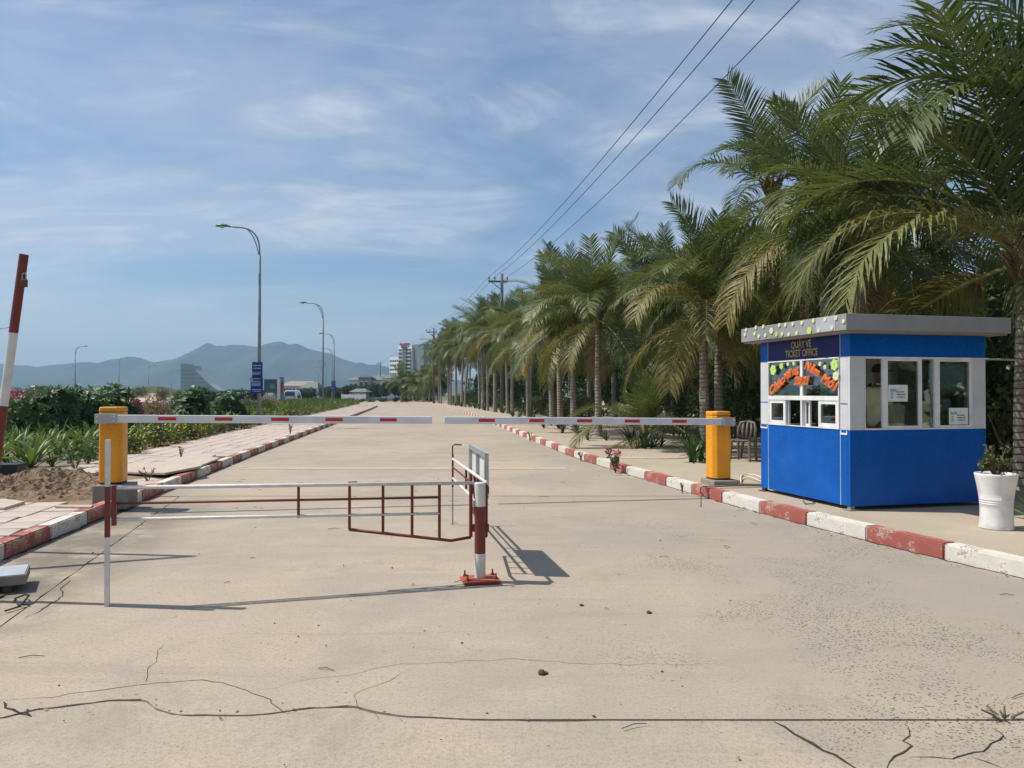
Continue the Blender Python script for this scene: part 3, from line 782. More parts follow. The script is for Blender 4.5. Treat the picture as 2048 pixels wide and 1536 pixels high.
for x, y, r, k in [(280, 710, .075, 'l'), (377, 662, .045, 'l'), (453, 640, .028, 'c'), (522, 632, .03, 'l'), (833, 637, .03, 'c'), (893, 674, .03, 'c'), (1003, 647, .075, 'l'), (1020, 780, .06, 'c')]:
    flower(*zt(x, y), r, k, -.014, wf, 'foam_flower')
# desk monitor seen through the hatch
mo = empty('monitor', BN + U_ * 1.0 + V_ * .5 + Vector((0, 0, .1)), BA + .5, 'black computer monitor on the desk inside the ticket booth', 'monitor')
MB().bx(-.03, .01, -.24, .24, .85, 1.16).build('screen', M_black, mo, .005); MB().bx(-.06, .06, -.1, .1, .70, .73).build('stand', M_black, mo); MB().bx(-.02, .0, -.03, .03, .73, .86).build('neck', M_black, mo)
dk = empty('desk', BN + Vector((0, 0, .095)), BA, 'plain counter desk inside the ticket booth below the hatch', 'desk')
MB().bx(.08, .75, .5, 1.9, .68, .70).build('desk_top', M_rooft, dk)
for x, y in ((.12, .55), (.12, 1.85), (.7, .55), (.7, 1.85)): MB().bx(x - .02, x + .02, y - .02, y + .02, 0, .68).build('leg', M_galv, dk)

# ------------------------------------------------------------------ people
def skin_body(name, verts, edges, mat, parent, sub=2, root=0):
    me = bpy.data.meshes.new(name); me.from_pydata([v[0] for v in verts], edges, [])
    o = bpy.data.objects.new(name, me); col.objects.link(o)
    sk = o.modifiers.new('skin', 'SKIN'); sk.use_smooth_shade = True
    for i, v in enumerate(verts):
        r = v[1]; me.skin_vertices[0].data[i].radius = r if isinstance(r, tuple) else (r, r)
        me.skin_vertices[0].data[i].use_root = i == root
    s = o.modifiers.new('sub', 'SUBSURF'); s.levels = sub; s.render_levels = sub
    dg = bpy.context.evaluated_depsgraph_get(); dg.update()
    m2 = bpy.data.meshes.new_from_object(o.evaluated_get(dg)); m2.name = name
    bpy.data.objects.remove(o); bpy.data.meshes.remove(me)
    m2.materials.clear(); m2.materials.append(mat)
    m2.polygons.foreach_set('use_smooth', [True] * len(m2.polygons))
    return put(name, m2, parent)
def person(loc, rz, label, shirt, trousers, h=1.70, cap=True):
    k = h / 1.70
    p = empty('person', loc, rz, label, 'person'); p.scale = (k, k, k)
    # x forward, y left
    V = [((0, 0, .93), (.12, .15)), ((0, 0, 1.08), (.10, .14)), ((.01, 0, 1.25), (.115, .165)), ((0, 0, 1.38), (.10, .16)), ((0, 0, 1.46), .055), ((.02, 0, 1.52), .058), ((.03, 0, 1.60), (.088, .075)), ((.025, 0, 1.66), (.075, .066))]
    E = [(i, i + 1) for i in range(7)]
    for s in (-1, 1):
        n = len(V)
        V += [((0, .17 * s, 1.39), .058), ((-.01, .225 * s, 1.12), .043), ((.08, .235 * s, .90), .030), ((.11, .235 * s, .84), (.018, .034)), ((.13, .235 * s, .79), (.014, .034))]
        E += [(3, n), (n, n + 1), (n + 1, n + 2), (n + 2, n + 3), (n + 3, n + 4)]
        m = len(V)
        for q, dz in enumerate((-.03, -.01, .01, .03)):
            V += [((.135, (.235 + dz) * s, .765), .009), ((.14 + .006 * q, (.235 + dz) * s, .715 + .008 * abs(q - 1.5)), .0075)]; E += [(n + 4, m + 2 * q), (m + 2 * q, m + 2 * q + 1)]
        V += [((.15, .205 * s, .80), .010), ((.165, .20 * s, .765), .009)]; E += [(n + 3, m + 8), (m + 8, m + 9)]
        n = len(V)
        V += [((0, .09 * s, .86), .085), ((.015, .10 * s, .48), .058), ((-.01, .10 * s, .09), .04), ((.10, .115 * s, .035), (.035, .028))]
        E += [(0, n), (n, n + 1), (n + 1, n + 2), (n + 2, n + 3)]
    skin_body('body', V, E, M_skin, p)
    # face: nose, eyes, ears
    f = MB(); f.tube([(.113, 0, 1.615), (.132, 0, 1.583), (.112, 0, 1.578)], [.009, .015, .010], 8)
    for s in (-1, 1): f.tube([(.02, .076 * s, 1.615), (.015, .088 * s, 1.60), (.02, .078 * s, 1.575)], [.010, .014, .008], 6)
    f.build('nose_and_ears', M_skin, p, smooth=True)
    e = MB()
    for s in (-1, 1): e.tube([(.102, .03 * s, 1.62), (.112, .03 * s, 1.62)], [.011, .008], 8)
    e.tube([(.104, -.025, 1.545), (.108, 0, 1.544), (.104, .025, 1.545)], .005, 6)
    e.build('eyes_and_mouth', M_dark, p)
    prof = [(.0885, 1.625), (.094, 1.66), (.085, 1.70), (.055, 1.73), (.0, 1.74)]
    hm = MB().lathe([(r, z) for r, z in prof], 18, c=(.02, 0, 0))
    if cap: hm.box((.125, 0, 1.645), (.09, .13, .012))
    hm.build('cap' if cap else 'hair', M_dark, p, smooth=True)
    SV = [((0, 0, .88), (.14, .175)), ((0, 0, 1.06), (.125, .17)), ((.012, 0, 1.25), (.135, .185)), ((0, 0, 1.39), (.11, .165)), ((.004, 0, 1.45), (.07, .085))]
    SE = [(i, i + 1) for i in range(4)]
    for s in (-1, 1):
        n = len(SV); SV += [((0, .18 * s, 1.385), .075), ((-.006, .218 * s, 1.17), .068)]; SE += [(3, n), (n, n + 1)]
    sh = skin_body('shirt', SV, SE, shirt, p)
    c = MB()
    for s in (-1, 1):
        c.tube([(.03, .02 * s, 1.475), (.095, .055 * s, 1.425), (.05, .085 * s, 1.455), (-.05, .05 * s, 1.48)], [.012, .02, .014, .012], 6)
    c.build('collar', shirt, sh, smooth=True)
    c = MB()
    for s in (-1, 1): c.box((0, .155 * s, 1.468), (.06, .10, .014), Matrix.Rotation(-.35 * s, 3, 'X'))
    c.build('epaulette', M_dark, sh)
    TV = [((0, 0, .94), (.125, .16)), ((0, 0, .86), (.125, .165))]; TE = [(0, 1)]
    for s in (-1, 1):
        n = len(TV); TV += [((0, .092 * s, .78), .098), ((.015, .10 * s, .48), .074), ((-.005, .10 * s, .10), .062)]; TE += [(1, n), (n, n + 1), (n + 1, n + 2)]
    skin_body('trousers', TV, TE, trousers, p)
    return p
pp = AT(1756, 785, 9.97)
person((pp.x, pp.y, .235), BA + R(-6), 'ticket attendant in cream short sleeved shirt and dark cap standing inside the booth', M_shirt, M_dark, 1.70)

# ------------------------------------------------------------------ boom barriers
AA, AB = Vector((-5.55, 10.33, 1.25)), Vector((3.52, 11.99, 1.145))
AD = (AB - AA).normalized(); AANG = math.atan2(AD.y, AD.x)
def t_at(px):
    k = (px - CX) / F; return (k * AA.y - AA.x) / ((AB.x - AA.x) - k * (AB.y - AA.y))
ALEN = (AB - AA).length
def arm_s(px): return t_at(px) * ALEN
def barrier(side, label, pxs, tip_px, px0, px1, zb0, zb1, zblock, block):
    """local frame: x along the arm towards the right of the photo, y away from the camera; origin under the arm"""
    o = empty('barrier_gate', (AA.x, AA.y, 0), AANG, label, 'barrier gate', 'barrier gates')
    s0, s1 = arm_s(px0), arm_s(px1); w = s1 - s0; d = .33; ch = .07; y0 = .075
    slope = (AB.z - AA.z) / ALEN; zc = lambda s: AA.z + slope * s
    ch_l, ch_r = (.025, .055) if side < 0 else (.06, .03)
    foot = [(s0 + ch_l, y0), (s1 - ch_r, y0), (s1, y0 + ch_r), (s1, y0 + d - .05), (s1 - .05, y0 + d), (s0 + .05, y0 + d), (s0, y0 + d - .05), (s0, y0 + ch_l)]
    top = zb1 - .055
    MB().prism(foot, zb0 + .012, top - .012).build('housing', M_orange, o, .012)
    c = Vector(((s0 + s1) / 2, y0 + d / 2))
    cap = MB(); n = len(foot); vs = []
    for f, z in ((1.0, top - .008), (1.0, zb1 - .03), (.985, zb1 - .012), (.93, zb1)):
        vs += [(c.x + (x - c.x) * f, c.y + (y - c.y) * f, z) for x, y in foot]
    cap.add(vs, [(r * n + i, r * n + (i + 1) % n, (r + 1) * n + (i + 1) % n, (r + 1) * n + i) for r in range(3) for i in range(n)] + [tuple(range(n))[::-1], tuple(range(3 * n, 4 * n))])
    cap.build('lid', M_orange, o, .006)
    MB().prism([(c.x + (x - c.x) * .97, c.y + (y - c.y) * .97) for x, y in foot], zb0 - .002, zb0 + .012).build('base_gasket', M_black, o)
    MB().bx(s0 - block[0], s1 + block[1], y0 - block[2], y0 + d + .08, .02 if side < 0 else .10, zblock).build('concrete_plinth', M_conc, o, .02)
    st = arm_s(tip_px); a, bq = (s0 - .005, st) if side < 0 else (st, s1 + .005)
    # arm: hollow rectangular profile
    h, th = .105, .06
    am = MB()
    vs = [(s, y, zc(s) + z) for s in (a, bq) for y, z in ((-th / 2, -h / 2), (th / 2, -h / 2), (th / 2, h / 2), (-th / 2, h / 2))]
    am.add(vs, [(0, 1, 5, 4), (1, 2, 6, 5), (2, 3, 7, 6), (3, 0, 4, 7), (3, 2, 1, 0), (4, 5, 6, 7)])
    arm = am.build('arm', M_arm, o, .009)
    for p0, p1 in pxs:
        q0, q1 = arm_s(p0), arm_s(p1); m = MB()
        m.add([(q0, -th / 2 - .002, zc(q0) - .020), (q1, -th / 2 - .002, zc(q1) - .020), (q1, -th / 2 - .002, zc(q1) + .026), (q0, -th / 2 - .002, zc(q0) + .026),
               (q0, -th / 2 + .001, zc(q0) - .020), (q1, -th / 2 + .001, zc(q1) - .020), (q1, -th / 2 + .001, zc(q1) + .026), (q0, -th / 2 + .001, zc(q0) + .026)],
              [(0, 1, 2, 3), (3, 2, 6, 7), (0, 4, 5, 1), (0, 3, 7, 4), (1, 5, 6, 2)])
        m.build('reflector', M_red, arm)
    # clamp bracket with four bolts and the shaft into the housing
    e0, e1 = (a - .008, a + .27) if side < 0 else (bq - .22, bq + .008)
    m = MB(); zc0 = zc((e0 + e1) / 2)
    m.bx(e0, e1, -th / 2 - .012, th / 2 + .012, zc0 - h / 2 - .012, zc0 + h / 2 + .012)
    br = m.build('arm_bracket', M_galv, arm, .006)
    for sx in (e0 + .035, e1 - .035):
        for dz in (-.032, .028):
            MB().tube([(sx, -th / 2 - .012, zc0 + dz), (sx, -th / 2 - .022, zc0 + dz)], .011, 6).build('bolt', M_frame, br)
    MB().tube([(c.x, th / 2, zc0), (c.x, y0 + .02, zc0)], .04, 12).build('shaft', M_galv, arm)
    return o
z3 = lambda x: 480 + x / 4.876
zw_ = lambda x: 840 + x / 3.4914
barrier(-1, 'orange barrier cabinet on a tall concrete plinth by the left kerb, striped arm lowered', [(317.5, 354), (430.5, 466), (543, 578.5), (z3(835), z3(1003)), (z3(1365), z3(1528))], 864, 193, 240, .365, 1.403, .355, (.05, .10, .08))
barrier(1, 'orange barrier cabinet beside the ticket booth, striped arm lowered across the road', [(zw_(408), zw_(520)), (zw_(760), zw_(865)), (zw_(1092), zw_(1198)), (zw_(1425), zw_(1530)), (zw_(1755), zw_(1857))], 888, 1431, 1467, .245, 1.305, .235, (.04, .10, .10))

# ------------------------------------------------------------------ red and white swing gates on their post
PB = G(960, 1163); PBv = Vector((PB.x, PB.y, 0))
gp = empty('gate_post', PBv, R(12), 'red and white banded round gate post on a red base plate in mid road', 'gate post')
MB().lathe([(.047, .03), (.047, .24)], 20).build('post', M_gwhite, gp, smooth=True)
MB().lathe([(.0472, .2402), (.0472, .637)], 20).build('red_band', M_gred, gp, smooth=True)
MB().lathe([(.047, .6372), (.047, .832), (.044, .836), (0, .836)], 20).build('white_band', M_gwhite, gp, smooth=False)
bp = MB().bx(-.155, .155, -.12, .12, .004, .024).build('base_plate', M_plred, gp, .004)
MB().bx(-.13, .15, -.14, .10, .0241, .036).build('upper_plate', M_plred, bp, .003)
for x, y in ((-.12, -.09), (.12, -.09), (-.12, .07), (.12, .07)):
    bo = MB().tube([(x, y, .02), (x, y, .085)], .007, 6).tube([(x, y, .036), (x, y, .05)], .016, 6); bo.build('anchor_bolt', M_rust, bp)
LPt = Vector((*G(214, 1212).xy, 0)); RPt = Vector((*G(905, 1050).xy, 0))
def leaf(hinge, end, label, rear):
    d = (end - hinge); Ln = d.length; ang = math.atan2(d.y, d.x)
    o = empty('swing_gate', hinge, ang, label, 'swing gate', 'swing gate leaves')
    zt0, zt1 = .845, .885 if not rear else .80                  # top rail at hinge / far end
    Lr = Ln - .03
    zr = lambda s, a, b_: lerp(a, b_, s / Ln)
    MB().tube([(.0, 0, .83), (Lr, 0, zt1)], .0155, 10).build('top_rail', M_gwhite, o, smooth=True)
    MB().tube([(.30, 0, .72), (Lr - .02, 0, .765 if not rear else .70)], .010, 8).build('middle_rail', M_gred, o, smooth=True)
    MB().tube([(.30, 0, .585), (Lr - .02, 0, .645 if not rear else .57)], .0135, 10).build('lower_rail', M_gwhite, o, smooth=True)
    q = lambda s: (lerp(.836, zt1, s / Ln))
    # uprights measured along the leaf from the hinge
    for s, zlo in ((.30, .36), (.53, .40), (.77, .44), (1.04, .49)):
        MB().bar((s, 0, zlo), (s, 0, q(s) - .012), .022, .022).build('upright', M_gred, o)
    MB().bar((1.44, 0, .60), (1.44, 0, q(1.44) - .012), .022, .022).build('upright', M_gred, o)
    MB().bar((.03, 0, .375), (.03, 0, .83), .026, .026).build('hinge_stile', M_gred, o)
    for z in (.42, .74): MB().tube([(-.0, .0, z), (.0, .0, z + .06)], .022, 8).build('hinge', M_gred, o)
    MB().tube([(.03, 0, .372), (.20, 0, .352), (1.045, 0, .487)], .0135, 8).build('brace', M_gred, o, smooth=True)
    if not rear:
        MB().bar((Ln - .045, 0, .60), (Ln - .045, 0, .90), .032, .032).build('end_sleeve', M_gred, o)
        po = MB().bx(Ln - .017, Ln + .017, -.017, .017, .515, .895).build('end_post', M_gred, o)
        MB().bx(Ln - .0165, Ln + .0165, -.0165, .0165, 0, .515).build('post_foot', M_gwhite, po); MB().bx(Ln - .0165, Ln + .0165, -.0165, .0165, .895, 1.245).build('post_top', M_gwhite, po)
        MB().tube([(1.05, -.02, .868), (.98, -.03, .868), (.97, -.03, .83)], .005, 6).build('latch_hook', M_rust, o)
    else:
        MB().bar((Ln - .02, 0, .46), (Ln - .02, 0, .855), .022).build('end_stile', M_gred, o)
        MB().tube([(Ln - .0, .0, .005), (Ln, 0, .50)], .010, 8).build('drop_rod', M_galv, o)
        MB().tube([(Ln, 0, .50), (Ln, 0, .955), (Ln - .0, -.03, .97), (Ln, -.11, .965)], .009, 8).build('rod_handle', M_rust, o)
        # board wired to the far side of the leaf, its galvanised frame showing
        s0, s1, z0, z1, y = .22, 1.36, .665, 1.065, -.045
        MB().bx(s0, s1, y - .008, y, z0, z1).build('sign_board', M_gwhite, o)
        fr = MB()
        for s in (s0, (s0 + s1) / 2 - .02, s1 - .04): fr.bx(s, s + .04, y, y + .03, z0, z1)
        fr.bx(s0 + .04, s1 - .04, y, y + .029, z1 - .04, z1); fr.bx(s0 + .04, s1 - .04, y, y + .029, z0, z0 + .04)
        fr.build('board_frame', M_galv, o)
    return o
leaf(PBv + Vector((-.05, .02, 0)), LPt, 'low red and white swing gate leaf reaching left across the road', False)
leaf(PBv + Vector((.055, .03, 0)), RPt, 'swing gate leaf folded back from the post carrying a grey framed board', True)

# ------------------------------------------------------------------ leaning boom, padlock, stayed pole out of frame
b0_, b1_ = Vector((-4.12, 5.95, 0)), AT(48, 509, 5.95)
bo = empty('raised_boom', b0_, 0, 'leaning red and white banded pole standing at the left edge', 'pole')
dv = b1_ - b0_; nb = [0, .355, .68, 1.0]
def bz(py): 
    p = AT(30, py, 5.95); return (p.z) / b1_.z
f0, f1 = bz(812), bz(666)
for a, c, m, n in ((0, f0, M_gred, 'red_band'), (f0 + .0005, f1, M_gwhite, 'white_band'), (f1 + .0005, 1, M_gred, 'red_band')):
    MB().tube([dv * a, dv * c], .033, 16).build(n, m, bo)
MB().bx(-.13, .13, -.13, .13, 0, .012).build('base_plate', M_rust, bo)
pk = dv * bz(556) + Vector((.045, -.03, 0))
pl = empty('padlock', b0_ + pk, 0, 'brown padlock hanging from the top of the leaning red and white pole', 'padlock')
MB().prism([(-.024, -.012), (.024, -.012), (.024, .012), (-.024, .012)], -.075, -.015).build('lock_body', M_rust, pl, .006)
MB().tube([(-.014, 0, -.02), (-.014, 0, .02), (-.006, 0, .034), (.008, 0, .034), (.015, 0, .02), (.015, 0, -.02)], .005, 6).build('shackle', M_galv, pl)
sp = empty('stayed_pole', (-5.42, 7.84, .15), 0, 'tall pole with a slanting stay just left of the picture, casting a pointed shadow', 'pole')
MB().tube([(0, 0, 0), (0, 0, 3.3)], .035, 10).build('pole', M_galv, sp); MB().tube([(-.1, -1.25, -.1), (0, 0, 3.28)], .04, 10).build('stay', M_galv, sp)

# slab at the left edge, with an open cable on the ground
cs = empty('concrete_block', (0, 0, 0), 0, 'flat grey slab lying on the road at the left edge below the kerb', 'slab')
c1, c2 = G(48, 1180, 0), G(2, 1205, 0)
e = Vector((-4.4, 5.86, 0))
MB().box((c1.x - .42, c1.y - .05, .095), (.82, .42, .075), Matrix.Rotation(R(28), 3, 'Z')).build('slab', M_conc, cs, .002)
MB().box((c1.x - .42, c1.y - .05, .136), (.80, .40, .006), Matrix.Rotation(R(28), 3, 'Z')).build('top_sheet', M_patch, cs)
for sx in (-.3, .28):
    MB().box((c1.x - .42 + sx * .88, c1.y - .05 + sx * .47, .028), (.06, .34, .056), Matrix.Rotation(R(28), 3, 'Z')).build('batten', M_stem, cs)
cp = [G(10, 1225), G(40, 1216), (*G(58, 1207).xy, .05), (*G(50, 1197).xy, .02), G(30, 1200), G(36, 1212), G(60, 1213)]
tag(MB().tube([Vector(p) + Vector((0, 0, .012)) for p in cp], .007, 6).build('loose_cable', M_black, smooth=True), 'thin black cable lying curled beside the flat grey slab', 'cable')

# ------------------------------------------------------------------ white pot, chairs, cables
pot = empty('plant_pot', (*G(1993, 1056, .15).xy, .145), 0, 'tall white flared pot with grooved waist beside the ticket booth', 'plant pot')
MB().lathe([(0, .002), (.163, .002), (.168, .015), (.160, .06), (.156, .14), (.1555, .22), (.158, .262), (.162, .266), (.158, .270), (.159, .285), (.163, .289), (.159, .293), (.160, .31), (.164, .314), (.161, .318), (.170, .38), (.185, .47), (.199, .54), (.206, .575), (.206, .59), (.196, .592), (.186, .57), (.178, .53)], 36).build('pot', M_potw, pot, smooth=True)
MB().lathe([(.18, .535), (.1, .545), (0, .55)], 20).build('soil', M_soil, pot)
def chair(loc, rz, label):
    o = empty('plastic_chair', loc, rz, label, 'chair', 'grey plastic chairs by the booth')
    s = MB(); vs = []
    N = 8
    for j in range(N + 1):
        for i in range(N + 1):
            u, v = i / N - .5, j / N - .5
            vs.append((u * .42 * (1 - .1 * (v + .5)), v * .42, .44 + .03 * (abs(u) * 2) ** 3 - .012 * math.cos(v * 3)))
    s.add(vs, [(j * (N + 1) + i, j * (N + 1) + i + 1, (j + 1) * (N + 1) + i + 1, (j + 1) * (N + 1) + i) for j in range(N) for i in range(N)])
    s.build('seat', M_chair, o, smooth=True).modifiers.new('solid', 'SOLIDIFY').thickness = .012
    for sx in (-1, 1):
        MB().tube([(sx * .185, -.19, .44), (sx * .215, -.235, 0)], [.034, .024], 8).build('leg', M_chair, o)
        MB().tube([(sx * .175, .19, .44), (sx * .2, .25, 0)], [.034, .024], 8).build('leg', M_chair, o)
        MB().tube([(sx * .175, .19, .43), (sx * .19, .24, .66), (sx * .15, .275, .80), (0, .29, .825)], [.03, .032, .030, .028], 8).build('back_frame', M_chair, o, smooth=True)
    for x in (-.085, 0, .085):
        MB().tube([(x * .8, .205, .44), (x * 1.15, .25, .64), (x, .285, .815)], [.024, .030, .022], 6).build('slat', M_chair, o, smooth=True)
    return o
c1 = G(1487, 921, .15); chair((c1.x, c1.y, .145), R(-35), 'left of two grey plastic chairs between orange cabinet and booth')
c2 = G(1513, 918, .15); chair((c2.x + .08, c2.y + .3, .145), R(25), 'right of two grey plastic chairs, its back nearest the booth wall')
def cable(pts, r, mat, name, label, lift=.01):
    P_ = [Vector(p) for p in pts]; out_ = []
    for i in range(len(P_) - 1):
        a, b_, c, d = P_[max(0, i - 1)], P_[i], P_[i + 1], P_[min(len(P_) - 1, i + 2)]
        for k in range(6):
            t = k / 6; out_.append(.5 * ((2 * b_) + (c - a) * t + (2 * a - 5 * b_ + 4 * c - d) * t * t + (3 * b_ - a - 3 * c + d) * t ** 3) + Vector((0, 0, lift)))
    out_.append(P_[-1] + Vector((0, 0, lift)))
    return tag(MB().tube(out_, r, 6).build(name, mat, smooth=True), label, 'cable')
g_ = lambda x, y, z=0: Vector((*G(x, y, .15).xy, .15 + z))
cable([g_(1482, 966), g_(1483, 958, .04), g_(1495, 956, .05), g_(1512, 958, .05), g_(1530, 962, .02), g_(1540, 968)], .013, M_cable, 'white_cable', 'loop of white cable between the right barrier plinth and the booth')
cable([g_(1483, 962), g_(1487, 957, .03), g_(1505, 960, .03), g_(1526, 966)], .010, M_cable, 'white_cable', 'thinner white cable under the loop beside the right barrier plinth')
cable([g_(1475, 972), g_(1440, 973), g_(1415, 974), (*G(1402, 978, .15).xy, .165), (*G(1401, 992, 0).xy, .01), g_(1401, 992, -.15)], .008, M_conc, 'grey_cable', 'grey cable running from the right barrier plinth over the kerb')
cable([g_(1380, 916), g_(1330, 918), g_(1270, 917), g_(1232, 916), g_(1202, 917)], .011, M_cable, 'white_hose', 'pale hose lying along the right pavement behind the flowering weed')
cable([(*G(450, 927, 0).xy, .1), (*G(462, 931).xy, .02), G(475, 934), G(510, 936), G(560, 937)], .006, M_cable, 'white_pipe', 'thin pale pipe end lying on the road by the left kerb')
cable([g_(1606, 1003), g_(1612, 1009), g_(1625, 1008), g_(1630, 1002)], .006, M_black, 'black_wire', 'short black wire loop on the pavement under the booth')

# ------------------------------------------------------------------ sand heap, planter, loose slabs
def heap():
    m = MB(); NX, NY = 130, 84; vs = []
    c = Vector((-7.35, 11.5))
    for j in range(NY + 1):
        for i in range(NX + 1):
            u, v = i / NX * 2 - 1, j / NY * 2 - 1
            x, y = c.x + u * 1.75, c.y + v * 1.25
            e = max(0, 1 - (u * u + v * v)) ** .8
            lump = .62 + .38 * math.exp(-((u - .45) ** 2 + (v - .15) ** 2) * 5) * 1.1 + .3 * math.exp(-((u + .35) ** 2 + v * v) * 6) * .5
            n = noise.fractal(Vector((x * 2.4, y * 2.4, 4)), .65, 2.3, 6) * .15 + noise.noise(Vector((x * 7, y * 7, 1))) * .045 + abs(noise.noise(Vector((x * 15, y * 15, 3)))) * .03
            vs.append((x, y, .09 + e * (.30 * lump + n)))
    w = NX + 1
    m.add(vs, [(r * w + i, r * w + i + 1, (r + 1) * w + i + 1, (r + 1) * w + i) for r in range(NY) for i in range(NX)])
    rr = random.Random(4)
    for i in range(170):
        u, v = rr.uniform(-.9, .9), rr.uniform(-.9, .9)
        if u * u + v * v > .85: continue
        k = min(NY, int((v + 1) / 2 * NY)) * w + min(NX, int((u + 1) / 2 * NX)); p = vs[k]; q = rr.uniform(.012, .045)
        m.add([(p[0] + a * q * rr.uniform(.6, 1.3), p[1] + b_ * q * rr.uniform(.6, 1.3), p[2] + q * .3 + d * q * .8) for a, b_, d in ((-1, 0, 0), (1, 0, 0), (0, -1, 0), (0, 1, 0), (0, 0, -1), (0, 0, 1))], [(0, 2, 5), (2, 1, 5), (1, 3, 5), (3, 0, 5), (2, 0, 4), (1, 2, 4), (3, 1, 4), (0, 3, 4)])
    o = m.build('sand_heap', M_sand); tag(o, 'heap of dug brown sand beside the left barrier plinth', 'sand heap')
heap()
pb = G(20, 970, .13)
pn = empty('planter', (pb.x, pb.y, .12), R(8), 'square black plastic planter on the soil at the left edge', 'planter')
MB().bx(-.17, .17, -.17, .17, 0, .33).build('box', M_black, pn, .01); MB().bx(-.18, .18, -.18, .18, .3301, .35).build('rim', M_black, pn, .005)
def slab_thing(corners, z, th, tilt, label, mat=None):
    c = sum(corners, Vector((0, 0, 0))) / len(corners)
    o = empty('loose_slab', (c.x, c.y, z), 0, label, 'paving slab', 'loose paving slabs by the left barrier')
    poly = [((p - c).x, (p - c).y) for p in corners]
    s = MB().prism(poly, 0, th).build('slab_piece', mat or M_slab, o, .006); s.rotation_euler = tilt
s_ = lambda *l: [Vector((*G(x, y, .2).xy, 0)) for x, y in l]
slab_thing(s_((230, 938), (330, 946), (405, 935), (372, 922), (255, 924)), .155, .04, (.02, -.05, 0), 'large loose paving slab just right of the left barrier cabinet')
slab_thing(s_((330, 927), (400, 930), (440, 918), (400, 911), (340, 916)), .165, .035, (.03, -.04, 0), 'loose tilted paving slab behind the largest one, near the pink weed')
slab_thing(s_((370, 916), (410, 917), (432, 911), (395, 908)), .175, .03, (.04, -.03, 0), 'thin broken slab lifted beside the pink flowering weed')
slab_thing(s_((240, 958), (275, 966), (330, 955), (300, 950)), .12, .035, (.0, .02, 0), 'low loose slab in the sand behind the left barrier plinth')
slab_thing(s_((-30, 1012), (8, 1013), (50, 1001), (10, 996), (-30, 998)), .145, .045, (.01, .0, 0), 'loose pale slab lying at the left edge in front of the sand heap')
slab_thing(s_((110, 1009), (182, 1010), (186, 1006), (115, 1006)), .15, .03, (.0, .0, 0), 'narrow slab edge at the foot of the sand heap by the kerb')
slab_thing(s_((-20, 978), (20, 977), (58, 967), (30, 966), (-20, 972)), .135, .05, (.0, .0, 0), 'pale slab offcut in front of the black planter')
slab_thing(s_((150, 950), (192, 945), (192, 938), (140, 944)), .15, .05, (.0, .0, 0), 'slab edge behind the sand heap beside the orange cabinet')

# ------------------------------------------------------------------ street lamps, utility poles, wires
def lamp_post(x, y, h, dirx, label, group, banner=None, r0=.095):
    o = empty('street_lamp', (x, y, -.05), 0, label, 'street lamp', group)
    m = MB().tube([(0, 0, 0), (0, 0, h * .5), (0, 0, h - 1.35)], [r0, r0 * .78, r0 * .58], 12); m.build('pole', M_pole, o, smooth=True)
    MB().lathe([(r0 * 1.9, 0), (r0 * 1.9, .04), (r0 * 1.15, .06), (r0 * 1.15, .5), (r0, .52)], 12).build('base', M_pole, o)
    a1, a2 = [], []
    for k in range(9):
        t = k / 8; a1.append((dirx * (1.05 * t ** 2.2), 0, h - 1.35 + 1.28 * math.sin(t * math.pi / 2) ** .8))
    for k in range(9):
        t = k / 8; a2.append((dirx * (.02 + .80 * t ** 1.5), 0, h - 1.55 + 1.47 * math.sin(t * math.pi / 2)))
    MB().tube(a1 + [(dirx * 1.45, 0, h - .03)], r0 * .36, 8).build('arm', M_pole, o, smooth=True)
    MB().tube(a2, r0 * .26, 8).build('brace', M_pole, o, smooth=True)
    hd = MB(); pr = [(0, .05), (.1, .085), (.3, .11), (.5, .10), (.62, .05)]
    vs = []
    for u, rr in pr:
        vs += [(dirx * (1.38 + u), rr * math.cos(q * math.pi / 4) * 1.3, h - .02 + max(-.02, rr * math.sin(q * math.pi / 4))) for q in range(8)]
    hd.add(vs, [(i * 8 + q, i * 8 + (q + 1) % 8, (i + 1) * 8 + (q + 1) % 8, (i + 1) * 8 + q) for i in range(4) for q in range(8)] + [tuple(range(8)), tuple(range(32, 40))])
    hh = hd.build('lamp_head', M_lampgreen, o, smooth=True)
    MB().lathe([(0, -.12), (.09, -.10), (.12, -.03)], 12, c=(dirx * 1.72, 0, h)).build('lens', M_lens, hh, smooth=True)
    return o
def banner(x, y, z0, z1, w, label, group=None):
    o = empty('banner', (x, y, z0), 0, label, 'banner', group)
    h = z1 - z0; hm = h * .51
    up = MB().bx(-w * .45, w * .45, -.02, 0, hm, h).build('upper_panel', M_bannerb, o); lo = MB().bx(-w * .56, w * .50, -.05, -.02, 0, hm).build('lower_panel', M_bannerb, o)
    def pr(par, y_, rows):
        for z, hh, n, m, wd in rows:
            q = MB()
            for k in range(n): q.bx(-wd / 2 + wd * k / n, -wd / 2 + wd * (k + .8) / n, y_ - .004, y_ - .001, z, z + hh)
            q.build('print', m, par)
    pr(up, -.02, [(h * .87, .05, 6, M_bannerw, w * .7), (h * .78, .05, 5, M_bannerw, w * .66), (h * .60, .10, 1, M_bannerl, w * .88), (h * .66, .03, 7, M_bannerw, w * .6)])
    pr(lo, -.05, [(h * .36, .17, 1, M_bannerw, w * .98), (h * .385, .11, 4, M_bannerr, w * .7), (h * .24, .13, 1, M_bannerl, w * .98), (h * .10, .045, 7, M_bannerw, w * .8), (h * .05, .03, 6, M_bannerw, w * .6)])
    for z in (.02, h - .02): MB().tube([(-w * .5, .02, z), (w * .5, .02, z)], .012, 6).build('rod', M_galv, o)
    return o
gl1 = 'street lamps along the left road'
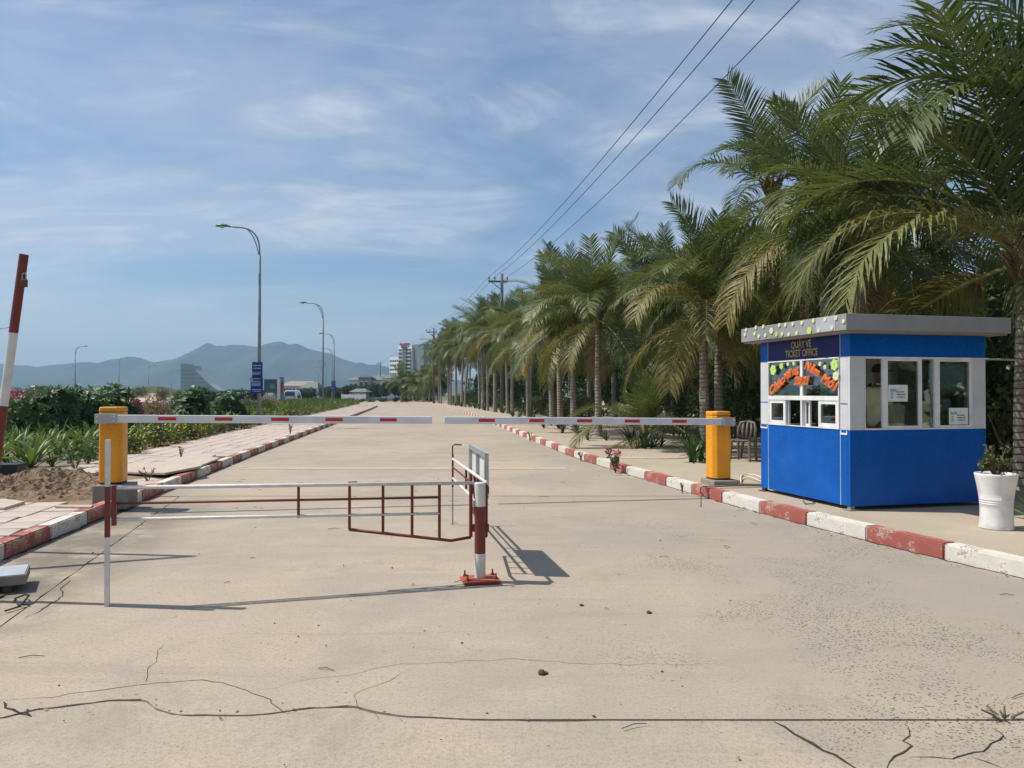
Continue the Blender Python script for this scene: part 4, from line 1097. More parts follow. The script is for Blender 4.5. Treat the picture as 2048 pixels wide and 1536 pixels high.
L1 = AT(518.5, 785, 35); lamp_post(L1.x, L1.y, 9.25, -1, 'tall steel street lamp nearest the camera, rising behind the blue banner', gl1)
banner(L1.x - .04, L1.y - .14, 1.56, 2.98, .52, 'blue printed two panel banner fixed to the nearest tall street lamp')
L2 = AT(646, 785, 65); lamp_post(L2.x, L2.y, 9.25, -1, 'second tall street lamp, next beyond the one with the big banner', gl1)
L3 = AT(668, 785, 99); lamp_post(L3.x, L3.y, 9.25, -1, 'third street lamp, with the small blue banner on its pole', gl1)
banner(L3.x - .04, L3.y - .14, 1.56 + .1, 3.05, .6, 'small blue banner on the third street lamp', None)
L4 = AT(664, 785, 138); lamp_post(L4.x, L4.y, 9.6, -1, 'thin street lamp just left of the one with the small banner', gl1)
gl2 = 'distant street lamps beyond the third lamp'
for px, D in ((652, 186), (644, 234), (637, 290), (630, 350)):
    q = AT(px, 785, D); lamp_post(q.x, q.y, 9.25, -1, 'tiny far street lamp left of the second lamp, %s' % {186: 'the one nearest it', 234: 'next beyond the nearest', 290: 'third in line', 350: 'the faintest and farthest'}[D], gl2)
for px, D, lb in ((-9, 90, 'street lamp at the left edge, mostly hidden behind the leaning pole'), (150, 126, 'right facing street lamp above the largest glossy bush'), (238, 165, 'right facing street lamp at the right end of the largest glossy bush'), (297, 217, 'slim right facing street lamp above the scrubby dune'), (343, 272, 'smallest right facing street lamp, just left of the stepped hotel')):
    q = AT(px, 785, D); lamp_post(q.x, q.y, 9.25, 1, lb, 'right facing street lamps on the far roadside')
def upole(x, y, h, label, ang=0.0):
    o = empty('utility_pole', (x, y, -.1), ang, label, 'utility pole', 'utility poles along the palm row')
    MB().tube([(0, 0, 0), (0, 0, h + .35)], [.16, .10], 10).build('pole', M_upole, o, smooth=True)
    MB().bx(-1.0, .42, -.05, .05, h - .28, h - .16).build('crossarm', M_upole, o)
    MB().bar((-.75, .0, h - .28), (0, 0, h - .85), .05).build('brace', M_upole, o)
    for x_ in (-.95, -.52, .38):
        MB().lathe([(.03, h - .16), (.03, h - .06), (.07, h - .03), (.04, h + .02), (.075, h + .06), (.03, h + .12), (0, h + .13)], 10, c=(x_, 0, 0)).build('insulator', M_roofd, o)
    return o
UP = [(7.3, 2.0, 10.0), (AT(1004, 785, 56).x, 56.0, 10.0), (AT(867.5, 785, 103).x, 103.0, 10.0), (AT(813, 785, 142).x, 142.0, 10.2), (AT(761, 785, 205).x, 205.0, 9.5)]
lbs = ['utility pole just outside the right edge carrying three wires', 'utility pole with crossarm rising out of the palm crowns', 'second utility pole, slim against the sky left of the palm row', 'dark utility pole standing in front of the white hotel', 'farthest utility pole by the low green roofed house']
upo = [upole(x, y, h, l, R(8)) for (x, y, h), l in zip(UP, lbs)]
for k, (x_, lb) in enumerate(((-.95, 'leftmost of the three overhead wires'), (-.52, 'middle one of the three overhead wires'), (.38, 'rightmost of the three overhead wires'))):
    pts = []
    for (xa, ya, ha), (xb_, yb, hb) in zip(UP, UP[1:]):
        for i in range(25):
            t = i / 24; sag = 4 * t * (1 - t) * (.85 if yb < 60 else .6)
            pts.append((lerp(xa, xb_, t) + x_ * .99, lerp(ya, yb, t) + x_ * .14, lerp(ha, hb, t) + .03 - sag))
    tag(MB().tube(pts, .012, 5, cap=False).build('power_line', M_wire, smooth=True), lb, 'power line', 'overhead power lines')

# ------------------------------------------------------------------ palms
def frond_mesh(seed, el0, bend, L, droop, mats, dens=64, spear=False, ragged=0.0, leaf_l=.92):
    """one pinnate palm frond, root at the origin, reaching out along +x"""
    r = random.Random(seed); m = MB(); N = 14
    pts = []; p = Vector((0, 0, 0)); side = r.uniform(-.25, .25)
    for i in range(N + 1):
        s = i / N; pts.append(p.copy())
        el = el0 - bend * (s ** 1.35); az = side * s * s
        p = p + Vector((math.cos(el) * math.cos(az), math.cos(el) * math.sin(az), math.sin(el))) * (L / N)
    m.tube(pts, [.034 * (1 - .88 * i / N) + .003 for i in range(N + 1)], 5, 0, False)
    def at(s):
        f = s * N; i = min(N - 1, int(f)); return pts[i].lerp(pts[i + 1], f - i), (pts[i + 1] - pts[i]).normalized()
    twist = r.uniform(-.5, .5)
    for sg_ in (-1, 1):
        for k in range(dens):
            s = .13 + .87 * (k + r.uniform(-.35, .35) + .5) / dens
            if s > .998 or r.random() < ragged: continue
            q, t = at(s)
            S = t.cross(Vector((0, 0, 1)))
            S = S.normalized() if S.length > .05 else Vector((0, 1, 0))
            S = Matrix.Rotation(twist * s, 3, t) @ S
            Nn = S.cross(t).normalized(); Sd = S * sg_
            ll = leaf_l * (L / 4) * (.45 + .75 * math.sin(math.pi * min(1, (s * .85 + .12))) ** .8) * r.uniform(.82, 1.1)
            fw = (.45 + .65 * s) * r.uniform(.88, 1.12)
            v = r.uniform(-.02, .38) * (.2 if spear else 1)
            d = (Sd * (.16 if spear else 1) + t * fw * (3 if spear else 1) + Nn * v).normalized()
            w = .021 * (L / 4) * r.uniform(.85, 1.25)
            a = q; V = []
            g = droop * r.uniform(.6, 1.25)
            for seg in range(4):
                b_ = (d.cross(Nn)); b_ = b_.normalized() if b_.length > .01 else t
                ww = w * (.55, 1, .8, 0)[seg]
                if seg < 3: V += [a + b_ * ww, a - b_ * ww]
                else: V += [a]
                a = a + d * ll / 3
                d = (d + Vector((0, 0, -1)) * g * (.35 + .5 * seg) + Vector((r.uniform(-.06, .06), r.uniform(-.06, .06), 0))).normalized()
            m.add(V, [(0, 1, 3, 2), (2, 3, 5, 4), (4, 5, 6)], 1)
    me = m.mesh('frond', mats); return me
FR_ = {}
def frond_set(mats, tag_):
    """meshes sorted by age: young upright ones first, old hanging ones last"""
    L = []
    for i, (el, bend, dr) in enumerate(((86, 24, .10), (77, 50, .18), (67, 72, .28), (57, 92, .45), (45, 102, .68), (32, 104, .95), (16, 96, 1.15), (-4, 80, 1.2), (-24, 58, 1.2))):
        L.append([frond_mesh(100 + i * 7 + k + hash(tag_) % 1, R(el + (-4, 5)[k]), R(bend + (8, -8)[k]), 4.0, dr, mats) for k in range(2)])
    return L
FG = frond_set([M_rach, M_frond], 'g')
FY = [[frond_mesh(300 + i * 3 + k, R(el), R(bend), 4.0, dr, [M_rach, M_frondy]) for k in range(2)] for i, (el, bend, dr) in enumerate(((34, 112, .9), (14, 100, 1.1), (-12, 72, 1.2)))]
FD = [frond_mesh(400 + k, R(-48 - k * 12), R(36), 3.2, .8, [M_fiber, M_frondd], 40, ragged=.25) for k in range(2)]
FS = frond_mesh(500, R(88), R(6), 3.0, .02, [M_rach, M_frond], 40, spear=True, leaf_l=.5)
def trunk_mesh(seed, h, r0, r1, lean, lean_az, name='trunk'):
    r = random.Random(seed); m = MB(); n = 14; rows = max(8, int(h / .055)); vs = []
    for j in range(rows + 1):
        s = j / rows; off = lean * (s ** 1.6)
        cx, cy = off * math.cos(lean_az) + .04 * noise.noise(Vector((s * 2, seed, 0))), off * math.sin(lean_az) + .04 * noise.noise(Vector((s * 2, seed, 7)))
        rad = lerp(r0, r1, min(1, s * 1.15)) + (r0 * .55 * max(0, 1 - s * h / .45) ** 2)
        rad *= 1 + (.05, -.035)[j % 2] + r.uniform(-.015, .015)
        for k in range(n):
            a = 2 * math.pi * k / n
            rr = rad * (1 + .05 * noise.noise(Vector((math.cos(a) * 2, math.sin(a) * 2, s * h * 2.5 + seed))))
            vs.append((cx + rr * math.cos(a), cy + rr * math.sin(a), s * h + .014 * noise.noise(Vector((a * 2, seed, j * .8)))))
    m.add(vs, [(j * n + k, j * n + (k + 1) % n, (j + 1) * n + (k + 1) % n, (j + 1) * n + k) for j in range(rows) for k in range(n)])
    top = Vector((lean * math.cos(lean_az), lean * math.sin(lean_az), h))
    return m.mesh(name, M_bark, True), top
def boots_mesh(seed, r1):
    r = random.Random(seed); m = MB()
    for k in range(16):
        a = r.uniform(0, 6.28); z = r.uniform(-.35, .25); o = Vector((math.cos(a), math.sin(a), 0))
        m.tube([o * r1 * .7 + Vector((0, 0, z)), o * (r1 + .05) + Vector((0, 0, z + .10)), o * (r1 + .13 + r.uniform(0, .1)) + Vector((0, 0, z + r.uniform(.2, .36)))], [.05, .045, .022], 5)
    m.lathe([(r1 * .9, -.45), (r1 * 1.25, -.2), (r1 * 1.3, .1), (r1 * .8, .35), (0, .45)], 10)
    return m.mesh('crown_base', M_fiber, True)
TRK = {}
def hits_booth(me, M):
    inv = booth.matrix_world.inverted() @ M
    for v in list(me.vertices)[::7]:
        p = inv @ v.co
        if -.28 < p.x < 2.35 and -.32 < p.y < 2.35 and p.z < 2.47: return True
    return False
def palm(x, y, z, h, L, label, seed, lean=.2, az=0.0, r0=.14, n=20, group='coconut palms along the right pavement', yellow=2, dry=1, spear=False, extra=()):
    r = random.Random(seed)
    o = empty('coconut_palm', (x, y, z), 0, label, 'palm tree', group)
    key = (round(h * 2) / 2, round(lean * 4) / 4, seed % 3)
    if key not in TRK: TRK[key] = trunk_mesh(seed, key[0], r0, r0 * .72, key[1], 0)
    me, top = TRK[key]
    k = h / key[0]
    put('trunk', me, o, (0, 0, 0), (0, 0, az), (r0 / .14, r0 / .14, k))
    ca, sa = math.cos(az), math.sin(az); s_ = r0 / .14
    tp = Vector(((top.x * ca - top.y * sa) * s_, (top.x * sa + top.y * ca) * s_, h))
    if ('b', seed % 4) not in TRK: TRK[('b', seed % 4)] = boots_mesh(seed % 4, .115)
    put('crown_base', TRK[('b', seed % 4)], o, tp, (0, 0, r.uniform(0, 6)))
    sc = L / 4
    for i in range(n):
        age = (i + .5) / n
        lv = min(len(FG) - 1, int(age ** .92 * len(FG)))
        a = i * 2.39996 + r.uniform(-.25, .25) + seed
        me = FG[lv][r.randrange(2)]
        if i >= n - yellow - 3 and (n - i) % 2 == 0 and yellow: me = FY[min(2, max(0, lv - 5))][r.randrange(2)]
        q = sc * r.uniform(.88, 1.08) * (.8 if age < .1 else 1)
        ro_ = (r.uniform(-.25, .25), r.uniform(-.1, .1), a); lo_ = tp + Vector((0, 0, .18 - .3 * age))
        if y < 18:
            Mt = Matrix.Translation(Vector((x, y, z)) + lo_) @ Euler(ro_).to_matrix().to_4x4() @ Matrix.Scale(q, 4)
            while lv > 0 and hits_booth(me, Mt): lv -= 1; me = FG[lv][0]
        put('frond', me, o, lo_, ro_, (q, q, q))
    for i in range(dry):
        if y < 13: continue
        put('dry_frond', FD[i % 2], o, tp + Vector((0, 0, -.2)), (0, 0, r.uniform(0, 6.28)), (sc * .8,) * 3)
    if spear: put('spear_leaf', FS, o, tp + Vector((0, 0, .2)), (r.uniform(-.1, .1), 0, r.uniform(0, 6)), (sc, sc, sc))
    for kind, lv, a, q in extra:
        me = {'g': FG, 'y': FY}[kind][lv][0]
        lo_ = tp + Vector((0, 0, .1)); Mt = Matrix.Translation(Vector((x, y, z)) + lo_) @ Matrix.Rotation(R(a), 4, 'Z') @ Matrix.Scale(sc * q, 4)
        if y < 18 and hits_booth(me, Mt): continue
        put('frond', me, o, lo_, (0, 0, R(a)), (sc * q,) * 3)
    return o
def at_px(px, D): return (px - CX) / F * D
def crown_z(py, D): return EYE + (HZ - py) / F * D
bpy.context.view_layer.update()
# the big ones beside and behind the booth
palm(at_px(2046, 11.6), 11.6, .14, crown_z(505, 11.6) - .2, 3.9, 'ringed trunk coconut palm at the right edge behind the white pot', 3, .12, 2.6, .135, 12, extra=(('y', 0, 172, 1.0), ('y', 1, 200, .95), ('g', 3, 150, 1.05), ('g', 2, 190, 1.0)))
palm(at_px(2240, 11.9), 11.9, .14, 5.0, 4.3, 'tall coconut palm just outside the right edge, its fronds filling the top right corner', 11, .15, 3, .14, 12, extra=(('g', 2, 180, 1.0), ('g', 3, 165, 1.1), ('g', 4, 195, 1.05), ('g', 1, 170, 1.1)))
palm(at_px(1650, 16.5), 16.5, .14, crown_z(450, 16.5), 3.2, 'coconut palm rising behind the left half of the booth roof, a spear leaf on top', 5, .15, 1, .125, 19, spear=True, yellow=2, dry=2)
palm(at_px(1722, 15.2), 15.2, .14, crown_z(505, 15.2), 3.2, 'thick pale trunked coconut palm behind the middle of the booth roof', 8, .1, 4, .15, 20, yellow=1, dry=2)
palm(at_px(1562, 21), 21, .14, crown_z(395, 21), 3.3, 'tall coconut palm behind the booth, left of the one with the spear leaf', 14, .3, 2.9, .13, 15)
palm(at_px(1880, 17.5), 17.5, .14, crown_z(430, 17.5), 3.5, 'coconut palm behind the right end of the booth roof', 17, .2, 1.9, .13, 11)
palm(at_px(1408, 18.8), 18.8, .14, crown_z(635, 18.8), 2.8, 'coconut palm right behind the orange cabinet with a paper notice on its trunk', 21, .1, .3, .135, 18, yellow=2, dry=3, extra=(('y', 0, 215, 1.0), ('y', 1, 260, .9)))
palm(at_px(1437, 20.3), 20.3, .14, crown_z(615, 20.3), 2.8, 'coconut palm just right of the one bearing a notice', 24, .1, 1.5, .13, 20, yellow=1, dry=3)
palm(at_px(1348, 29), 29, .14, crown_z(605, 29), 3.1, 'leaning slim trunk coconut palm between the young palm and the noticed trunk', 27, .5, 2.9, .125, 22, yellow=1)
palm(at_px(1196, 25.4), 25.4, .14, crown_z(640, 25.4), 3.1, 'straight coconut palm with upright crown left of the young palm', 30, .08, 1, .135, 22, yellow=2, dry=2)
palm(at_px(1147, 28.8), 28.8, .14, crown_z(650, 28.8), 3.1, 'coconut palm next left of the straight one, a white notice on its trunk', 33, .1, 2, .14, 20, yellow=1)
# kerbside row going away
ordn = ['third', 'fourth', 'fifth', 'sixth', 'seventh', 'eighth', 'ninth', 'tenth', 'eleventh', 'twelfth', 'thirteenth', 'fourteenth', 'fifteenth', 'sixteenth', 'seventeenth', 'eighteenth', 'nineteenth', 'twentieth', 'twenty-first', 'twenty-second', 'twenty-third', 'twenty-fourth', 'twenty-fifth', 'twenty-sixth', 'twenty-seventh', 'twenty-eighth', 'twenty-ninth', 'thirtieth']
D = 32.6; i = 0
while D < 107:
    hh = lerp(4.1, 6.5, min(1, (D - 30) / 38)) + rnd.uniform(-.4, .5)
    palm(rk(D) + 2.3 + rnd.uniform(-.45, .5), D, .14, hh + rnd.uniform(-.7, .5), 3.1 + rnd.uniform(-.5, .5), 'coconut palm in the kerbside row, %s going away from the straight one' % ordn[i], 40 + i * 3, rnd.uniform(0, .55), rnd.uniform(0, 6), rnd.uniform(.115, .15), rnd.choice((13, 15, 17, 19)), yellow=rnd.choice((0, 1, 2)), dry=1 if D < 80 else 0)
    D += 3.9 + rnd.uniform(-.7, .8); i += 1
k = 0
for D in (24.5, 27.5, 31, 35.5, 40, 45, 50, 55.5, 61, 67, 74, 82, 92, 104):
    hh = lerp(3.9, 6.2, min(1, (D - 22) / 45)) + rnd.uniform(-.4, .6)
    palm(rk(D) + 6.4 + rnd.uniform(-.6, .6), D, .1, hh, 3.3, 'coconut palm in the second row behind the kerbside palms, %s counting away from the booth' % (['first', 'second'] + ordn)[k], 150 + k * 5, .25, rnd.uniform(0, 6), .13, 18, 'coconut palms of the second row', 2, 1); k += 1
k = 0
for D, off in ((19.5, 8.2), (23, 10.5), (27, 9.8), (33, 11), (39, 10.5), (46, 11), (55, 10.5), (66, 11)):
    palm(rk(D) + off, D, .1, lerp(3.6, 6.0, min(1, D / 55)) + rnd.uniform(-.4, .4), 3.3, 'coconut palm deep in the grove behind the second row, %s from the booth' % (['first', 'second'] + ordn)[k], 300 + k * 5, .25, rnd.uniform(0, 6), .13, 18, 'coconut palms deep in the grove', 2, 1); k += 1
# the young palm without a trunk and the palms at the far end
def young(px, py, D, L, label, n=13, z=.14):
    o = empty('young_palm', (at_px(px, D), D, z), 0, label, 'palm tree')
    r = random.Random(int(px))
    MB().lathe([(.11, 0), (.10, .25), (.06, .55), (0, .6)], 10).build('stem', M_fiber, o, smooth=True)
    for i in range(n):
        lv = min(6, int((i + .5) / n * 6.5)); q = L / 4 * r.uniform(.85, 1.1)
        me = FG[lv][i % 2] if i % 4 else FY[min(2, lv // 3)][0]
        put('frond', me, o, (0, 0, .35), (0, 0, i * 2.4 + r.uniform(-.2, .2)), (q, q, q))
young(1290, 900, 20.6, 2.3, 'young trunkless palm growing from the pavement behind the pink flowering weed')
for k_, (px, D, hh) in enumerate(((868, 112, 4.2), (858, 116, 3.0), (846, 119, 2.6), (833, 123, 2.3), (850, 126, 3.2), (822, 128, 2.2))):
    palm(at_px(px, D), D, .05, hh, 3.0, 'lower coconut palm at the far end of the kerbside row, %s from its end' % ('sixth', 'fifth', 'fourth', 'third', 'second', 'last')[k_], 640 + k_ * 3, .2, k_, .13, 15, yellow=2, dry=0)
fp = AT(804, 785, 128)
palm(fp.x, fp.y, -.1, 3.4, 3.8, 'short palm standing at the far end of the road before the hotel', 777, .1, 0, .2, 18, None, 1, 0)
# notices tied to the trunks
for px, py, D, w, h, lb in ((1404.5, 793, 18.64, .145, .245, 'white paper notice tied to the palm trunk behind the orange cabinet'), (1140.5, 789, 28.6, .12, .25, 'white paper notice on the palm trunk left of the straight palm')):
    q = AT(px, py, D); o = empty('notice', (q.x, q.y, q.z), R(-6), lb, 'notice')
    MB().bx(-w / 2, w / 2, -.004, 0, -h / 2, h / 2).build('sheet', M_paper, o)
    m = MB()
    for j, zz in enumerate((.07, .01, -.06)):
        for kx in (-.045, -.005, .035): m.bx(kx, kx + .022 + .006 * j, -.007, -.0045, zz, zz + .035)
    m.build('print', M_ink, o)

# ------------------------------------------------------------------ shrubs, trees, ground plants
def leaf_quad(m, p, d, up, l, w, mi=0, fold=.25):
    s = d.cross(up)
    s = s.normalized() if s.length > .01 else Vector((1, 0, 0))
    nn = s.cross(d)
    m.add([p, p + d * l * .5 + s * w + nn * w * fold, p + d * l, p + d * l * .5 - s * w + nn * w * fold], [(0, 1, 2), (0, 2, 3)], mi)
def rdir(r):
    while True:
        v = Vector((r.uniform(-1, 1), r.uniform(-1, 1), r.uniform(-1, 1)))
        if .05 < v.length < 1: return v.normalized()
def crown_mesh(name, seed, n, leaf, w, mats, rosette=0, flowers=0, fl_size=.05, shell=.55, ratio=(1, 1, 1), flat=.3, blobs=9):
    """unit crown (radius 1, centre at the origin): lumps of leaves with gaps in between"""
    r = random.Random(seed); m = MB()
    bl = []
    for i in range(blobs):
        v = rdir(r) * r.uniform(.3, .68); v.z = v.z * .8 + .05
        bl.append((v, r.uniform(.3, .52)))
    for i in range(n):
        c, br = bl[r.randrange(blobs)]
        d = rdir(r); p = c + d * br * (shell + (1 - shell) * r.random() ** .5)
        if p.z < -.85: p.z = -.85 + r.random() * .1
        p = Vector((p.x * ratio[0], p.y * ratio[1], p.z * ratio[2]))
        if rosette:
            ax = (d + Vector((0, 0, .7))).normalized(); a0 = r.uniform(0, 6)
            t1 = ax.orthogonal().normalized(); t2 = ax.cross(t1)
            for k in range(rosette):
                a = a0 + k * 2.4; q = (t1 * math.cos(a) + t2 * math.sin(a) + ax * r.uniform(-.1, .6)).normalized()
                leaf_quad(m, p, q, ax, leaf * r.uniform(.7, 1.15), w * r.uniform(.8, 1.15))
            if flowers and r.random() < flowers:
                for k in range(5):
                    a = k * 1.2566; q = (t1 * math.cos(a) + t2 * math.sin(a) + ax * .5).normalized()
                    leaf_quad(m, p + ax * leaf * .45, q, ax, fl_size, fl_size * .42, 1)
        else:
            q = (d * .6 + rdir(r) + Vector((0, 0, -flat))).normalized()
            leaf_quad(m, p, q, (d + rdir(r) * .6).normalized(), leaf * r.uniform(.6, 1.25), w * r.uniform(.7, 1.2))
            if flowers and r.random() < flowers:
                leaf_quad(m, p + d * leaf * .4, rdir(r), d, fl_size * r.uniform(.7, 1.3), fl_size * .5, 1)
    return m.mesh(name, mats)
CR = {
 'shrub': [crown_mesh('foliage', 10 + k, 2300, .13, .032, [M_shrub]) for k in range(3)],
 'redshrub': [crown_mesh('foliage', 20, 2000, .13, .032, [M_shrub, M_redfl], flowers=.06, fl_size=.09)],
 'feather': [crown_mesh('foliage', 30 + k, 3000, .20, .010, [M_shrubw], flat=-.4) for k in range(2)],
 'frang': [crown_mesh('foliage', 40 + k, 330, .22, .035, [M_frang, M_whitefl], rosette=9, flowers=.10, fl_size=.085, blobs=12) for k in range(3)],
 'boug': [crown_mesh('foliage', 50, 1500, .10, .03, [M_olive, M_magenta], flowers=.5, fl_size=.11), crown_mesh('foliage', 51, 1500, .10, .03, [M_olive, M_palepink], flowers=.5, fl_size=.11)],
 'olive': [crown_mesh('foliage', 60 + k, 1600, .12, .03, [M_olive]) for k in range(2)],
 'tree': [crown_mesh('crown', 70 + k, 2600, .17, .05, [M_far], blobs=13) for k in range(3)],
}
def bush(kind, x, y, z, rx, ry, rz_, label, group=None, name='shrub', cat='shrub', k=None, sink=.75):
    o = empty(name, (x, y, z), 0, label, cat, group)
    lst = CR[kind]; me = lst[rnd.randrange(len(lst)) if k is None else k]
    put('foliage', me, o, (0, 0, rz_ * sink), (0, 0, rnd.uniform(0, 6)), (rx, ry, rz_))
    m = MB()
    for j in range(4):
        a = j * 1.6 + rnd.uniform(-.3, .3); m.tube([(0, 0, -.02), (math.cos(a) * rx * .25, math.sin(a) * ry * .25, rz_ * .5), (math.cos(a) * rx * .5, math.sin(a) * ry * .5, rz_ * 1.0)], [.035, .025, .012], 5)
    m.build('stem', M_stem, o); return o
def tree(x, y, z, h, r, label, group=None, kind='tree', k=None):
    o = empty('tree', (x, y, z), 0, label, 'tree', group)
    m = MB().tube([(0, 0, 0), (.05, 0, h * .3), (0, .05, h * .62)], [.05 * h * .6, .035 * h * .6, .015 * h], 7)
    for j in range(5):
        a = j * 1.26; m.tube([(0, 0, h * .35 + j * .03 * h), (math.cos(a) * r * .35, math.sin(a) * r * .35, h * .6), (math.cos(a) * r * .6, math.sin(a) * r * .6, h * .75)], [.018 * h, .012 * h, .005 * h], 5)
    m.build('trunk', M_stem, o)
    lst = CR[kind]; put('crown', lst[rnd.randrange(len(lst)) if k is None else k], o, (0, 0, h - r * .72), (0, 0, rnd.uniform(0, 6)), (r, r, r * .85)); return o
# left bed: glossy white flowering bushes and bougainvilleas
def pxbush(kind, p0, p1, top, D, label, k=None, name='flowering_bush', z=.1, grp=None, dep=.8):
    x = at_px((p0 + p1) / 2, D); rx = (p1 - p0) / 2 / F * D; zt_ = crown_z(top, D); rz_ = max(.35, (zt_ - z) / 1.62)
    return bush(kind, x, D, z, rx * 1.15, rx * dep + .2, rz_, label, grp, name, 'bush', k)
pxbush('frang', 50, 178, 755, 23.5, 'left half of the broad glossy bush dotted with white blooms', 0)
pxbush('frang', 128, 268, 751, 24.5, 'right, taller half of the broad glossy bush dotted with white blooms', 1)
pxbush('frang', 8, 90, 790, 21, 'lower front bush with white blooms below the broad glossy bush', 2)
pxbush('frang', 322, 438, 770, 32, 'rounded glossy bush with white blooms below the stepped hotel', 2)
pxbush('frang', 420, 508, 776, 38, 'smaller glossy bush with white blooms left of the bannered lamp', 0)
pxbush('boug', -15, 48, 783, 22.5, 'pink bougainvillea at the left edge behind the leaning pole', 0)
pxbush('boug', 250, 292, 790, 27, 'magenta bougainvillea beside the broad glossy bush', 0)
pxbush('boug', 282, 345, 788, 28.5, 'pale faded bougainvillea right of the magenta one', 1)
pxbush('boug', 525, 570, 796, 60, 'rusty pink low bush just right of the bannered lamp', 1)
pxbush('olive', 495, 545, 792, 47, 'dull olive bush behind the foot of the bannered lamp', 0)
pxbush('olive', 0, 60, 770, 120, 'scrub bush on the dune at the left edge', 0)
for px0, px1, tp, D in ((255, 300, 768, 140), (300, 345, 771, 138), (345, 375, 776, 145), (40, 80, 768, 160), (60, 110, 766, 168)):
    pxbush('olive', px0, px1, tp, D, 'olive scrub bush on the pale dunes %s' % ('below the second right facing lamp' if px0 == 255 else 'below the slim right facing lamp' if px0 == 300 else 'next to the stepped hotel' if px0 == 345 else 'left of the big glossy bush' if px0 == 40 else 'above the big glossy bush'), grp='scrub bushes on the dunes')
for k_, (px0, px1, tp, D) in enumerate(((395, 450, 779, 150), (440, 500, 777, 160), (490, 530, 778, 155), (545, 600, 776, 190), (590, 640, 774, 200), (630, 680, 773, 205), (655, 700, 775, 190))):
    pxbush('tree', px0, px1, tp, D, 'dusky green roadside tree mass left of the hotel wing, %s from the left' % ('first', 'second', 'third', 'fourth', 'fifth', 'sixth', 'seventh')[k_], None, 'roadside_bush', -.1, 'dusky bushes lining the far road')
# strap leaved lilies
def strap(r, el, L, w, dr, az):
    """one arching V shaped leaf -> (verts, faces)"""
    n = 6; p = Vector((0, 0, 0)); e = el; vs = []
    for i in range(n + 1):
        s = i / n; ww = w * (.55 + 1.1 * s if s < .4 else .99 * (1 - ((s - .4) / .6) ** 2.2)) 
        d = Vector((math.cos(e), 0, math.sin(e))); up = Vector((-math.sin(e), 0, math.cos(e)))
        vs += [p + Vector((0, ww, 0)) + up * ww * .45, p.copy(), p + Vector((0, -ww, 0)) + up * ww * .45]
        p = p + d * L / n; e -= dr * (.4 + s)
    M = Matrix.Rotation(az, 3, 'Z')
    fs = []
    for i in range(n):
        a = i * 3; fs += [(a, a + 1, a + 4, a + 3), (a + 1, a + 2, a + 5, a + 4)]
    return [M @ v for v in vs], fs
def strap_leaf_meshes(mat):
    L = []
    for k, (el, dr) in enumerate(((80, .10), (70, .18), (60, .22), (48, .26), (34, .25), (62, .34))):
        m = MB(); v, f = strap(rnd, R(el), .95, .045, dr, 0); m.add(v, f); L.append(m.mesh('leaf', mat, True))
    return L
SL = {'l': strap_leaf_meshes(M_lily), 'd': strap_leaf_meshes(M_lilyd)}
def clump_mesh(seed, n, mat, spread=.06):
    r = random.Random(seed); m = MB()
    for i in range(n):
        v, f = strap(r, R(r.uniform(34, 84)), r.uniform(.65, 1.0), r.uniform(.034, .05), r.uniform(.08, .30), i * 2.4 + r.uniform(-.3, .3))
        o = Vector((r.uniform(-spread, spread), r.uniform(-spread, spread), 0)); m.add([q + o for q in v], f)
    return m.mesh('leaves', mat, True)
CM = {'l': [clump_mesh(k, 17, M_lily) for k in range(5)], 'd': [clump_mesh(20 + k, 15, M_lilyd) for k in range(4)]}
def clump(x, y, z, s, label, kind='l', near=False, group=None, cat='plant'):
    o = empty('lily_clump', (x, y, z), rnd.uniform(0, 6), label, cat, group); o.scale = (s, s, s)
    if near:
        n = 17
        for i in range(n):
            q = rnd.uniform(.75, 1.08); put('leaf', SL[kind][(i * 5 + rnd.randrange(2)) % 6], o, (rnd.uniform(-.04, .04), rnd.uniform(-.04, .04), 0), (rnd.uniform(-.15, .15), 0, i * 2.4 + rnd.uniform(-.3, .3)), (q, q * rnd.uniform(.9, 1.3), q))
    else: put('leaves', rnd.choice(CM[kind]), o)
    return o
near = [(62, 936, 1.05, 'large lily clump standing alone on the bare soil above the black planter'), (12, 925, .95, 'lily clump behind the black planter, half hidden by the leaning pole'), (118, 918, .75, 'lily clump right of the largest one, before the sand heap'), (150, 905, .7, 'leafy lily clump behind the grey green weed bush'),
        (104, 933, .42, 'small lily between the two largest clumps'), (22, 948, .4, 'little lily seedling on top of the black planter side'), (180, 893, .8, 'lily clump just left of the orange cabinet'), (85, 895, .85, 'lily clump behind and right of the largest one'), (40, 900, .9, 'lily clump behind and left of the largest one'), (272, 893, .85, 'lily clump close right of the orange cabinet')]
for px, py, s, lb in near:
    q = G(px, py, .12); clump(q.x, q.y, .11, s, lb, near=True)
cnt = 0; tries = 0
placed = [Vector((G(a, b, .12).x, G(a, b, .12).y)) for a, b, *_ in near]
while cnt < 230 and tries < 9000:
    tries += 1
    D = 15.5 + 34 * rnd.random() ** 1.3
    x = lk(D) - LW - .75 - rnd.random() ** .8 * (5.2 if D < 26 else 7.5)
    px = CX + x / D * F
    if px < -40 or (D < 17.5 and rnd.random() < .4): continue
    p = Vector((x, D))
    if any((p - q).length < (.42 + .006 * D) for q in placed): continue
    placed.append(p); clump(x, D, .12, rnd.uniform(.62, 1.0), 'green strap leaved lily in the dense flower bed behind the left pavement', near=False, group='lilies massed in the left flower bed'); cnt += 1
